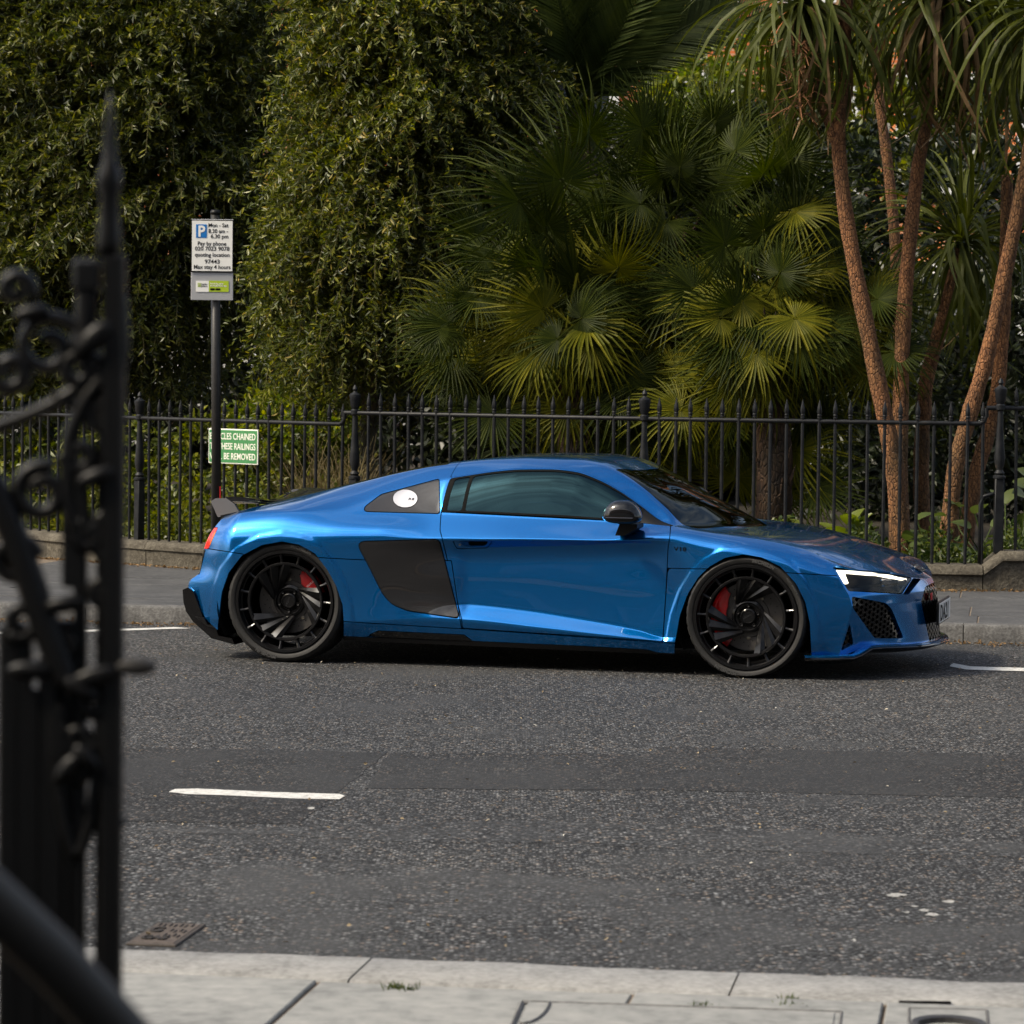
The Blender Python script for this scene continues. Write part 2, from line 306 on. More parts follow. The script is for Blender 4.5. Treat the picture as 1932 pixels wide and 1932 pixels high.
def loft():
    ctrl = []
    for k in LINES:
        xk, wk, zk = zip(*k); x = SS.copy()
        a = SS > 2.95; x[a] = 2.95 + (SS[a] - 2.95) / (3.49 - 2.95) * (xk[-1] - 2.95)
        b = SS < -.30; sb = np.maximum(SS[b], -.68); x[b] = -.30 + (sb + .30) / (-.38) * (xk[0] + .30)
        w = pchip(xk, wk, x); z = pchip(xk, zk, x)
        c = SS < -.68; q = np.clip((-.68 - SS[c]) / .32, 0, 1); w[c] *= 1 - q ** 1.0; x[c] -= .05 * np.sin(q * math.pi / 2)
        ctrl.append(np.stack([x, w, z], 1))
    C = np.stack(ctrl); n = len(C); G = np.concatenate([C[:1] * 2 - C[1:2], C, C[-2:-1] * np.array([1, -1, 1])])
    rows, rr = [], []
    for j in range(n - 1):
        P0, P1, P2, P3 = G[j], G[j + 1], G[j + 2], G[j + 3]; ch = P2 - P1; l = np.linalg.norm(ch, axis=1, keepdims=True) + 1e-9
        def tg(A, B, Cc):
            a = B - A; b = Cc - B; la = np.linalg.norm(a, axis=1, keepdims=True) + 1e-9; lb = np.linalg.norm(b, axis=1, keepdims=True) + 1e-9
            t = a / la * lb + b / lb * la; return t / (np.linalg.norm(t, axis=1, keepdims=True) + 1e-9)
        u = ch / l; c1 = CREASE[j](SS)[:, None]; c2 = CREASE[j + 1](SS)[:, None]
        t1 = (tg(P0, P1, P2) * (1 - c1) + u * c1) * l; t2 = (tg(P1, P2, P3) * (1 - c2) + u * c2) * l
        for k in range(NSUB[j]):
            t = k / NSUB[j]
            bul = np.zeros_like(P1)
            if j == 6: bb_ = .016 * _sm(.84, .90, SS) * (1 - _sm(1.9, 2.2, SS)) * 4 * t * (1 - t); bul[:, 1] = bb_ * .87; bul[:, 2] = bb_ * .49      # barrelled side glass
            rows.append(bul + P1 * (1 + 2 * t) * (1 - t) ** 2 + t1 * t * (1 - t) ** 2 + P2 * t * t * (3 - 2 * t) + t2 * t * t * (t - 1)); rr.append(j + t)
    rows.append(C[-1]); rr.append(n - 1.0)
    return np.stack(rows, 1), np.array(rr)                       # (columns, rows, 3)
def sdf(poly, P):
    poly = np.asarray(poly, float); d = np.full(len(P), 1e9); ins = np.zeros(len(P), bool)
    for a, b in zip(poly, np.roll(poly, -1, 0)):
        e = b - a; v = P - a; t = np.clip((v @ e) / (e @ e + 1e-12), 0, 1); d = np.minimum(d, np.hypot(*(v - t[:, None] * e).T))
        c = ((a[1] > P[:, 1]) != (b[1] > P[:, 1])); xi = a[0] + (P[:, 1] - a[1]) / (b[1] - a[1] + 1e-12) * e[0]; ins ^= c & (P[:, 0] < xi)
    return np.where(ins, -d, d)
def rnd(poly, r, n=5):
    "polygon with corners rounded by about r"
    poly = np.asarray(poly, float); out = []; m = len(poly)
    for i in range(m):
        a, b, c = poly[i - 1], poly[i], poly[(i + 1) % m]; la, lc = np.linalg.norm(a - b), np.linalg.norm(c - b)
        p = b + (a - b) / la * min(r, la * .45); q = b + (c - b) / lc * min(r, lc * .45)
        for k in range(n + 1): t = k / n; out.append(p * (1 - t) ** 2 + 2 * b * t * (1 - t) + q * t * t)
    return np.array(out)
def clip(X, T, d):
    "splits the triangle mesh where d = 0: (inside, outside)"
    d = np.where(np.abs(d) < 1e-7, 1e-7, d); s = d[T] < 0; c = s.sum(1); tin = list(map(tuple, T[c == 3])); tout = list(map(tuple, T[c == 0]))
    new = []; cache = {}; n0 = len(X)
    def cut(a, b):
        k = (a, b) if a < b else (b, a)
        if k not in cache:
            t = d[k[0]] / (d[k[0]] - d[k[1]]); new.append(X[k[0]] * (1 - t) + X[k[1]] * t); cache[k] = n0 + len(new) - 1
        return cache[k]
    for tri in T[(c == 1) | (c == 2)]:
        tri = [int(v) for v in tri]; f = [d[v] < 0 for v in tri]; one = f.index(True) if sum(f) == 1 else f.index(False)
        a, b, e = tri[one], tri[(one + 1) % 3], tri[(one + 2) % 3]; p, q = cut(a, b), cut(a, e)
        A, B = (tin, tout) if sum(f) == 1 else (tout, tin)
        A.append((a, p, q)); B.append((p, b, e)); B.append((p, e, q))
    Xn = np.concatenate([X, np.array(new)]) if new else X
    def comp(tt):
        if not tt: return (np.zeros((0, X.shape[1])), np.zeros((0, 3), int))
        tt = np.array(tt, int); u, inv = np.unique(tt, return_inverse=True); return (Xn[u], inv.reshape(-1, 3))
    return comp(tin), comp(tout)
def take(M, fld, gap):
    "(piece inside fld < 0, rest), with a shut line of width 2*gap between them; fld(X) gives a signed distance"
    if len(M[1]) == 0: return M, M
    d = fld(M[0]); return clip(*M, d + gap)[0], clip(*M, d - gap)[1]
def panel(name, M, mat, parent=None, skirt=.010, off=0.0, mirror=True, sub=None):
    X, T = M
    if len(T) == 0: print('EMPTY PANEL', name); return None
    V = X[:, :3] + X[:, 3:6] * off; Nn = X[:, 3:6]
    E = np.concatenate([T[:, [0, 1]], T[:, [1, 2]], T[:, [2, 0]]]); key = np.sort(E, 1); _, inv, cnt = np.unique(key, axis=0, return_inverse=True, return_counts=True)
    B = E[cnt[inv.ravel()] == 1]; B = B[~((np.abs(V[B[:, 0], 1]) < 1e-4) & (np.abs(V[B[:, 1], 1]) < 1e-4))]
    Vs, Ns, Ts = [V], [Nn], [T]
    if skirt and len(B):
        a, b = V[B[:, 0]], V[B[:, 1]]; na, nb = Nn[B[:, 0]], Nn[B[:, 1]]; fn = np.cross(b - a, -na); fn = -fn / (np.linalg.norm(fn, axis=1, keepdims=True) + 1e-9)
        k = len(V); m = len(B); Vs += [a, b, b - nb * skirt, a - na * skirt]; Ns += [fn] * 4
        i = np.arange(m) + k; Ts += [np.stack([i, i + 3 * m, i + 2 * m], 1), np.stack([i, i + 2 * m, i + m], 1)]
    V2, N2, T2 = np.concatenate(Vs), np.concatenate(Ns), np.concatenate(Ts)
    me = np_mesh(name, V2, T2, mat, True, N2); par = parent if parent is not None else car
    o = inst(name, me, par)
    if mirror: inst(name, me, par, scale=(1, -1, 1))
    return o
SURF = {}
def surf_frame(key, px):
    'point and outward normal of a panel where it is seen at px'
    X = SURF[key]; k = np.argmin(np.hypot(*(X[:, 6:8] - px).T)); return X[k, :3], X[k, 3:6]
def build_shell():
    G, rr = loft(); nx, nr = G.shape[:2]; G = G.copy(); xo = G[:, :, 0].copy(); G[:, :, 0] = xm(xo, G[:, :, 1]); G[:, :, 1] *= -1
    pts = G.reshape(-1, 3); px = car_px(pts)
    arch_r = Q1((275,1212),(300,1000),(345,870),(430,760),(560,692),(690,669),(800,690),(900,745),(980,850),(1040,960),(1080,1080),(1087,1190),(1087,1500),(275,1500))
    arch_f = Q3((960,1402),(950,1200),(920,1060),(860,940),(760,832),(640,772),(520,752),(400,775),(300,832),(230,900),(160,1010),(110,1150),(78,1330),(70,1600),(960,1600))
    lowr = np.repeat(rr[None], nx, 0).ravel() < 5.6
    for A in (arch_r, arch_f):                                    # slightly flared lip round the wheel openings
        d = sdf(A, px); G.reshape(-1, 3)[:, 1] -= np.where(lowr, .006 * (1 - _sm(14, 22, d)), 0)
    du = np.gradient(G, axis=0); dv = np.gradient(G, axis=1); Nn = np.cross(du, dv); Nn /= np.linalg.norm(Nn, axis=2, keepdims=True) + 1e-12
    Nn[np.isnan(Nn)] = 0; pts = G.reshape(-1, 3); px = car_px(pts)
    X = np.concatenate([pts, Nn.reshape(-1, 3), px, np.repeat(SS, nr)[:, None], np.tile(rr, nx)[:, None], xo.reshape(-1, 1)], 1)
    i, j = np.meshgrid(np.arange(nx - 1), np.arange(nr - 1), indexing='ij'); a = (i * nr + j).ravel(); b = a + nr; c = b + 1; d = a + 1
    T = np.concatenate([np.stack([a, b, c], 1), np.stack([a, c, d], 1)]); M = (X, T)
    PX = lambda poly, rmax=99, rmin=-1: (lambda X: np.maximum.reduce([sdf(poly, X[:, 6:8]), (X[:, 9] - rmax) * 40, (rmin - X[:, 9]) * 40]))
    g = .85
    M = clip(*M, PX(arch_r, 6)(M[0]))[1]; M = clip(*M, PX(arch_f, 6)(M[0]))[1]
    # black liner behind the shut lines (not behind the glass)
    cowl = lambda w: 2.295 + .225 * (1 - np.clip(np.abs(w) / .76, 0, 1) ** 2.0); head = lambda w: 1.80 + .07 * (1 - np.clip(np.abs(w) / .58, 0, 1) ** 2)
    f_dlo = lambda X: np.maximum.reduce([(6.03 - X[:, 9]) * .25, (X[:, 9] - 6.97) * .25, .872 - X[:, 8], X[:, 8] - 2.215])
    f_wind = lambda X: np.maximum.reduce([(8.10 - X[:, 9]) * .25, head(X[:, 1]) - X[:, 10], X[:, 10] - cowl(X[:, 1])])
    Li = clip(*M, f_dlo(M[0]))[1]; Li = clip(*Li, f_wind(Li[0]))[1]
    panel('body_liner', Li, MATBLK, skirt=0, off=-.016)
    skirt, M = take(M, PX(Q2((-560,1279),(310,1311),(1000,1342),(1430,1366),(1500,1386),(1640,1394),(1640,1700),(-560,1700)), 1.5), .5)
    panel('sill_skirt', skirt, SATBLK)
    insert, M = take(M, PX(Q1((1228,1281),(1310,1244),(1862,1270),(1920,1313)), 2), .5)
    panel('sill_insert', insert, GLOSSBLK, off=.002)
    rocker, M = take(M, PX(Q2((-560,1183),(240,1232),(1640,1328),(1640,1700),(-560,1700)), 2.5), g)
    panel('rocker_panel', rocker, PAINT)
    ub, M = take(M, PX(rnd(Q1((1216,462),(1228,441),(1330,365),(1702,266),(1706,491),(1228,477)), 4), 8.2, 5.2), g)
    cap, ub = take(ub, PX(Q1(*[(1483 + 80 * math.cos(t), 394 + 59 * math.sin(t)) for t in np.linspace(0, 2 * math.pi, 40)[:-1]])), .5)
    panel('quarter_blade', ub, CARBON); panel('fuel_cap', cap, SILVER, off=.002); SURF['cap'] = cap[0]
    lb, M = take(M, PX(rnd(Q1((1180,700),(1196,669),(1702,655),(1833,1167),(1500,1116),(1400,1076),(1340,1012),(1250,832)), 9), 5.4), g)
    panel('side_blade', lb, CARBON, off=.007, skirt=.02)
    dlo, M = take(M, f_dlo, .002)
    ins = lambda a, b, m: (lambda X: np.maximum.reduce([(6.03 - X[:, 9]) * .25 + m, (X[:, 9] - 6.97) * .25 + m, a - X[:, 8], X[:, 8] - b]))
    qg, dlo = take(dlo, ins(.905, .992, .011), 0.0); dg, dlo = take(dlo, ins(1.012, 2.02, .011), 0.0); mg, dlo = take(dlo, ins(2.032, 2.20, .007), 0.0)
    panel('quarter_window', qg, SIDEGLASS, skirt=0, off=-.003); panel('door_window', dg, SIDEGLASS, skirt=0, off=-.003); panel('mirror_sail', mg, SATBLK, skirt=0, off=-.002); panel('window_trim', dlo, MATBLK)
    ws, M = take(M, f_wind, .0025); panel('windscreen', ws, SCREEN, off=-.002, skirt=.006)
    ec, M = take(M, lambda X: np.maximum.reduce([(8.06 - X[:, 9]) * .25, X[:, 10] - .80, -.22 - X[:, 10]]), .003); panel('engine_cover', ec, GLOSSBLK)
    hd, M = take(M, lambda X: np.maximum.reduce([(7.35 - X[:, 9]) * .12, cowl(X[:, 1]) - X[:, 10], 2.25 - X[:, 8]]), .002); panel('bonnet', hd, PAINT)
    rf, M = take(M, lambda X: np.maximum.reduce([(7.02 - X[:, 9]) * .2, .868 - X[:, 8], X[:, 8] - 2.30]), .0018); panel('roof', rf, PAINT)
    tl, M = take(M, PX(Q1((120,575),(275,580),(214,716),(120,716)), 6.2), .6)
    am, tl = take(tl, PX(Q1((222,690),(258,606),(274,606),(240,690))), .2)
    panel('tail_lamp', tl, REDLAMP)
    if len(am[1]): panel('tail_lamp_indicator', am, AMBER, off=.001)
    vt, M = take(M, PX(Q1((100,722),(196,722),(158,880),(100,892)), 5), .5); panel('bumper_vent', vt, GLOSSBLK)
    rb, M = take(M, PX(Q1((-50,700),(195,713),(440,751),(480,900),(480,1500),(-50,1500)), 5.5), g); panel('rear_bumper', rb, PAINT)
    rs, M = take(M, PX(Q1((880,771),(1300,793),(1780,793),(1846,1240),(1846,1400),(880,1400)), 5.3), g); panel('rear_side_panel', rs, PAINT)
    hole, M = take(M, PX(rnd(Q2((275,671),(408,671),(388,700),(288,700)), 3), 5.02), .1)
    key, M = take(M, PX(Q2(*[(225 + 8 * math.cos(t), 690 + 9 * math.sin(t)) for t in np.linspace(0, 2 * math.pi, 14)[:-1]])), .1)
    hn, M = take(M, PX(rnd(Q2((178,667),(437,665),(402,712),(206,717)), 3), 5.02), .5)
    dr, M = take(M, PX(Q2((112,655),(97,600),(98,560),(104,480),(1582,555),(1582,570),(1576,650),(1566,700),(1551,1000),(1531,1313),(240,1228),(236,1170)), 6.1), g)
    d_o = panel('door', dr, PAINT)
    panel('handle_pocket', hole, MATBLK, off=-.012, skirt=0); panel('lock_barrel', key, SILVER, off=.002); panel('door_handle', hn, PAINT, off=-.003)
    fl, M = take(M, PX(Q2((1562,842),(1760,846),(1840,846),(1840,1420),(1500,1420),(1532,1310),(1552,1000)), 5.2), g); panel('lower_wing_panel', fl, PAINT)
    fb, M = take(M, PX(Q3((700,865),(805,871),(1135,891),(1500,905),(1500,1700),(700,1700)), 5.5), g); panel('front_bumper', fb, PAINT)
    rq, M = take(M, lambda X: X[:, 8] - 1.5, 0.0); panel('rear_quarter', rq, PAINT)
    panel('front_wing', M, PAINT); SURF['wing'] = M[0]
build_shell()
# ------------------------------------------------------------------ front face of the car
def fascia_pt(u, z):
    "right half of the nose: u = 0 at the bumper corner, 1 on the centre plane"
    cx = np.interp(z, [.10,.135,.20,.30,.40,.459,.507,.556,.575,.598,.62], [3.185,3.19,3.205,3.236,3.261,3.244,3.214,3.18,3.165,3.15,3.14])
    cw = np.interp(z, [.10,.135,.20,.30,.40,.459,.507,.556,.575,.598,.62], [.865,.87,.875,.88,.885,.888,.89,.887,.885,.868,.86])
    nx = np.interp(z, [.10,.2,.35,.45,.51,.55], [3.555,3.545,3.535,3.52,3.488,3.46]); p = np.interp(z, [.40,.50,.56], [2.4,3.3,4.3])
    x = cx + (nx - cx) * (1 - (1 - u) ** p); w = cw * (1 - u)
    return np.stack([xm(x, w), -w, z + 0 * u], -1)
def build_fascia():
    nu, nz = 150, 70; u = np.linspace(0, 1, nu)
    zt = np.interp(.868 * (1 - u), [0, .33, .64, .78, .868], [.508, .532, .572, .588, .597]); zb = np.interp(u, [0, .04, .12, 1], [.122, .136, .170, .165])
    U, Vv = np.meshgrid(u, np.linspace(0, 1, nz), indexing='ij'); Z = zb[:, None] + (zt - zb)[:, None] * Vv; G = fascia_pt(U, Z)
    du = np.gradient(G, axis=0); dv = np.gradient(G, axis=1); Nn = np.cross(du, dv); Nn /= np.linalg.norm(Nn, axis=2, keepdims=True) + 1e-12
    pts = G.reshape(-1, 3); X = np.concatenate([pts, Nn.reshape(-1, 3), car_px(pts), U.reshape(-1, 1), Z.reshape(-1, 1)], 1)
    i, j = np.meshgrid(np.arange(nu - 1), np.arange(nz - 1), indexing='ij'); a = (i * nz + j).ravel(); b = a + nz; c = b + 1; d = a + 1
    M = (X, np.concatenate([np.stack([a, b, c], 1), np.stack([a, c, d], 1)])); PX = lambda poly: (lambda X: sdf(poly, X[:, 6:8]))
    panel('nose_liner', M, MATBLK, skirt=0, off=-.06)
    hl_poly = rnd(Q3((1112,839),(1130,823),(1578,902),(1607,906),(1540,1007),(1198,987)), 4)
    hl, M = take(M, PX(hl_poly), .8); vent, M = take(M, PX(rnd(Q3((1614,906),(1664,911),(1583,1011),(1550,1010)), 2)), .5)
    in_poly = rnd(Q3((1217,1023),(1438,1066),(1474,1100),(1554,1293),(1366,1293),(1227,1100)), 6); intake, M = take(M, PX(in_poly), .2)
    sv_poly = rnd(Q3((1206,1196),(1229,1330),(1150,1374)), 3); sv, M = take(M, PX(sv_poly), .2)
    gr_poly = Q3((1692,962),(1666,1060),(1722,1322),(1950,1322),(1950,930),(1740,935)); grille, M = take(M, PX(gr_poly), .2)
    panel('nose_panel', M, PAINT, skirt=.035)
    for nm, P_ in (('headlamp_housing', hl), ('headlamp_vent', vent)): panel(nm, P_, MATBLK, skirt=0, off=-.035)
    lens = panel('headlamp', hl, LAMPGLASS, skirt=0, off=-.001)
    # lit L-shaped strip along the top and outer end of each lamp
    strip, rest = take(hl, PX(Q3((1112,839),(1130,823),(1578,902),(1582,918),(1186,868),(1180,878),(1205,938),(1180,940))), 0.0)
    panel('running_light', strip, LED, skirt=.006, off=-.008)
    bez, rest2 = take(rest, PX(Q3((1198,987),(1190,970),(1330,965),(1520,985),(1607,906),(1640,960),(1560,1030))), 0.0); panel('lamp_bezel', bez, GLOSSBLK, off=-.012)
    for sgn in (-1, 1):
        for uu, zz in ((.30, .515), (.47, .505)):
            p = fascia_pt(np.array(uu), np.array(zz)); b = MB()
            for k in range(2): b.lathe([(.004, .0), (.026 - .006 * k, .004 + .006 * k), (.028 - .006 * k, .014)], 14, (p[0] - .028, 0, 0), 'y')
            o = MB(); o.box((0, 0, 0), (.03, .07, .04), bev=.008); ob = o.build('lamp_module', DARKCHROME, car, (p[0] - .03, sgn * -p[1] * 1.0 - sgn * .0, zz)); ob.rotation_euler = (0, 0, sgn * .9)
    # honeycomb: thin hexagon rings lying just behind the openings
    def comb(name, poly, cw_, ch_, u0, u1, z0, z1, back, bar, margin):
        b = MB(); row = 0; z = z0
        while z < z1:
            a = u0 + (cw_ / 2 if row % 2 else 0)
            while a < u1:
                pc = fascia_pt(np.array(a), np.array(z))
                if pc[2] > .1 and sdf(poly, car_px(pc))[0] < margin:
                    hexo = [(-.5, 0), (-.30, -.55), (.30, -.55), (.5, 0), (.30, .55), (-.30, .55)]; V = []
                    for dep in (back, back + .016):
                        for f in (1.0, bar):
                            for (hx, hz) in hexo:
                                q = fascia_pt(np.clip(np.array(a + hx * cw_ * f), 0, 1), np.array(z + hz * ch_ * f)); n = np.array([.75, -.6, 0]); V.append(q - n * dep)
                    F = []
                    for k in range(6):
                        l = (k + 1) % 6; F += [(k, 6 + k, 6 + l, l), (6 + k, 18 + k, 18 + l, 6 + l)]
                    b.add(V, F)
                a += cw_
            z += ch_ * .55 * 1.0; row += 1
        me = b.mesh(name, GLOSSBLK)
        o = inst(name, me, car); inst(name, me, car, scale=(1, -1, 1)); return o
    comb('intake_mesh', in_poly, .062, .026, .02, .75, .19, .47, .018, .78, 2)
    comb('vent_mesh', sv_poly, .05, .024, .0, .2, .13, .33, .018, .75, 2)
    comb('grille_mesh', gr_poly, .058, .034, .60, 1.03, .185, .50, .004, .70, 1)
    # blue ledge and black splitter following the lower edge
    path = np.array([(3.03,.937,.121),(3.12,.925,.122),(3.20,.908,.124),(3.285,.875,.127),(3.315,.84,.140),(3.36,.78,.173),(3.42,.70,.175),(3.48,.60,.171),(3.53,.49,.167),(3.57,.36,.165),(3.595,.2,.166),(3.603,0,.167)])
    path[:, 0] = xm(path[:, 0], path[:, 1]) - .012
    full = np.concatenate([path * [1, -1, 1], path[-2::-1]])
    def sweep(name, prof, mat):
        V = []; T_ = np.gradient(full, axis=0); 
        for p, t in zip(full, T_):
            n = np.array([-t[1], t[0], 0]); n = np.array([t[1], -t[0], 0]) / (np.linalg.norm(t[:2]) + 1e-9)
            for (o_, h) in prof: V.append(p + n * o_ + np.array([0, 0, h]))
        m = len(prof); F = [(i * m + k, (i + 1) * m + k, (i + 1) * m + (k + 1) % m, i * m + (k + 1) % m) for i in range(len(full) - 1) for k in range(m)]
        F += [tuple(range(m)), tuple((len(full) - 1) * m + k for k in range(m))[::-1]]
        MB().add(V, F).build(name, mat, car, angle=35)
    sweep('nose_ledge', [(-.12, .006), (-.008, .012), (.002, .008), (.0, -.001), (-.12, -.004)], PAINT)
    sweep('splitter', [(-.12, -.005), (.004, -.003), (.010, -.008), (.006, -.014), (-.03, -.030), (-.12, -.045)], GLOSSBLK)
    # plate, badge, rings
    b = MB(); px_ = to_car(*Q3((1787,1100))[0], -.26)[0] - .012; b.box((px_, 0, .327), (.014, .55, .13), bev=.006); pl = b.build('number_plate', SATBLK, car)
    MB().box((px_ + .009, 0, .327), (.004, .52, .110), bev=.0015).build('plate_face', pbr('plate_white', (.72, .72, .70), .35), pl)
    tm = text_mesh('plate_lettering', 'DA21', .125, BLACKPRINT, .0006, 'LEFT', .002, 1.15); o = inst('plate_lettering', tm, pl, (px_ + .0125, -.235, .284), (math.pi / 2, 0, math.pi / 2), (1.25, 1, 1))
    p = fascia_pt(np.array(.80), np.array(.415)); MB().box((p[0] + .012, p[1], .415), (.006, .05, .04), bev=.002).build('grille_badge', pbr('badge_red', (.5, .01, .02), .3), car)
    b = MB()
    for k in range(4):
        t = np.linspace(0, 2 * math.pi, 25); c0 = np.array([xm(3.415, 0), (k - 1.5) * .042, .560]); b.tube([c0 + np.array([.030 * math.cos(a) * .80, .030 * math.sin(a), -.030 * math.cos(a) * .48]) for a in t], .005, 6, False)
    b.build('ring_emblem', GLOSSBLK, car, smooth=True)
build_fascia()
# ------------------------------------------------------------------ wheels
def arc_text(body, size, radius, ang, mat, bold=0.001):
    me = text_mesh('tyre_lettering', body, size, mat, .0008, 'CENTER', bold, 1.1); v = np.zeros(len(me.vertices) * 3, np.float32); me.vertices.foreach_get('co', v); v = v.reshape(-1, 3)
    a = ang - v[:, 0] / radius; r = radius + v[:, 1] - size * .35; q = np.stack([r * np.cos(a), -v[:, 2], r * np.sin(a)], 1).astype(np.float32); me.vertices.foreach_set('co', q.ravel()); me.update(); return me
def tyre_mesh(R, W, rim):
    n = 216; prof = [(rim - .012, .02), (rim + .002, .004), (rim + .012, -.002), (rim + .028, -.004), (R - .026, -.001), (R - .016, .004), (R - .008, .012), (R - .003, .024), (R, .045)]
    for g0 in np.linspace(.06, W - .06, 4): prof += [(R, g0 - .006), (R - .007, g0 - .005), (R - .007, g0 + .005), (R, g0 + .006)]
    prof += [(R, W - .045), (R - .008, W - .012), (R - .03, W), (rim, W - .01)]; V = []
    for (r, h) in prof:
        for k in range(n):
            t = 2 * math.pi * k / n; rr_ = r - (.0035 if (k % 6 == 0 and R - .02 < r and .008 < h < W - .01) else 0)
            V.append((rr_ * math.cos(t), h, rr_ * math.sin(t)))
    m = len(prof); F = [(i * n + k, (i + 1) * n + k, (i + 1) * n + (k + 1) % n, i * n + (k + 1) % n) for i in range(m - 1) for k in range(n)]
    return MB().add(V, F).mesh('tyre', RUBBER, angle=28)
def ring_mesh(name, prof, n, mat, ang=30):
    b = MB(); m = len(prof); b.lathe(prof + [prof[0]], n, axis='y', cap=False); return b.mesh(name, mat, angle=ang)
RIM = .286
ME_OUT = ring_mesh('outer_ring', [(RIM + .002, .006), (RIM - .004, -.004), (RIM - .016, -.003), (RIM - .022, .006), (RIM - .024, .03), (RIM - .002, .03)], 120, WHEELBLK)
ME_IN = ring_mesh('inner_ring', [(.220, .012), (.215, .006), (.205, .008), (.200, .016), (.204, .036), (.216, .036)], 120, WHEELBLK)
def barrel(W): return ring_mesh('barrel', [(RIM - .02, .028), (.262, .05), (.252, W * .5), (.262, W - .03), (.258, W - .03), (.246, W * .5), (.256, .055), (RIM - .03, .03)], 96, WHEELBLK)
def make_bar():
    b = MB(); V = []; 
    for r, hw, y0, y1 in ((.205, .0100, .016, .04), (.240, .0062, .010, .034), (.272, .0100, .002, .03)):
        V += [(r, y1, -hw), (r, y0 + .004, -hw), (r, y0, 0), (r, y0 + .004, hw), (r, y1, hw)]
    F = [(i * 5 + k, i * 5 + k + 1, (i + 1) * 5 + k + 1, (i + 1) * 5 + k) for i in range(2) for k in range(4)]; b.add(V, [f[::-1] for f in F]); return b.mesh('ring_bar', WHEELBLK)
ME_BAR = make_bar()
def blade_mesh(a0, a1, h0, h1, rh):
    "blade from the inner ring (angles a0..a1) to the hub (angles h0..h1 at radius rh); ridge along the middle"
    V = []; n = 7
    for i in range(n):
        t = i / (n - 1); y = .014 + .062 * t ** 1.25; th = .016; pc = lambda r, a: np.array([r * math.cos(a), r * math.sin(a)])
        e0 = pc(.209, a0) * (1 - t) + pc(rh + .012, h0) * t; e1 = pc(.209, a1) * (1 - t) + pc(rh, h1) * t
        for (f, dy) in ((0, th), (0, .005), (.38, -.010 * (1 - t) - .002), (1, .007), (1, th)):
            q = e0 + (e1 - e0) * f; V.append((q[0], y + dy, q[1]))
    F = [(i * 5 + k, i * 5 + k + 1, (i + 1) * 5 + k + 1, (i + 1) * 5 + k) for i in range(n - 1) for k in range(4)] + [(i * 5 + 4, i * 5, (i + 1) * 5, (i + 1) * 5 + 4) for i in range(n - 1)]
    return MB().add(V, F).mesh('spoke', WHEELBLK, angle=25)
D = math.radians
ME_BLADES = [blade_mesh(D(32), D(13), D(66), D(50), .082), blade_mesh(D(9), D(-9), D(50), D(36), .078), blade_mesh(D(-13), D(-31), D(36), D(16), .078)]
def hub_mesh():
    return MB().lathe([(.092, .094), (.090, .082), (.076, .076), (.070, .090), (.044, .090), (.042, .076), (.036, .072), (.034, .077), (.006, .077)], 48, axis='y').mesh('hub', WHEELBLK, angle=30)
ME_HUB = hub_mesh(); ME_NUT = MB().lathe([(.0105, .094), (.0105, .078), (.008, .074), (.003, .076)], 6, axis='y').mesh('lug_nut', SATBLK)
def disc_mesh(r): return MB().lathe([(r, .115), (r, .108), (r - .002, .106), (.115, .106), (.112, .100), (.07, .098), (.06, .09)], 72, axis='y').mesh('brake_disc', DISCM, angle=30)
ME_HOLE = MB().lathe([(.0032, .1058), (.0005, .1052)], 8, axis='y').mesh('disc_hole', MATBLK)
def caliper_mesh(r, a0, a1):
    b = MB(); V = []; n = 13
    for i in range(n):
        a = a0 + (a1 - a0) * i / (n - 1); e = min(i, n - 1 - i) / 3; k = min(1, .55 + .45 * e)
        for (rr_, y) in ((r - .07 * k, .10), (r - .068 * k, .088), (r - .05 * k, .080), (r - .004, .082), (r + .012, .092), (r + .014, .14)): V.append((rr_ * math.cos(a), y, rr_ * math.sin(a)))
    F = [(i * 6 + k, (i + 1) * 6 + k, (i + 1) * 6 + k + 1, i * 6 + k + 1) for i in range(n - 1) for k in range(5)] + [tuple(range(6)), tuple((n - 1) * 6 + k for k in range(6))[::-1]]
    return b.add(V, F).mesh('brake_caliper', CALIPER, angle=40)
BOLT = pbr('caliper_bolt', (.35, .32, .26), .35, metal=1)
ME_BOLT = MB().lathe([(.011, .108), (.011, .102), (.005, .100), (.003, .103)], 12, axis='y').mesh('disc_bolt', BOLT)
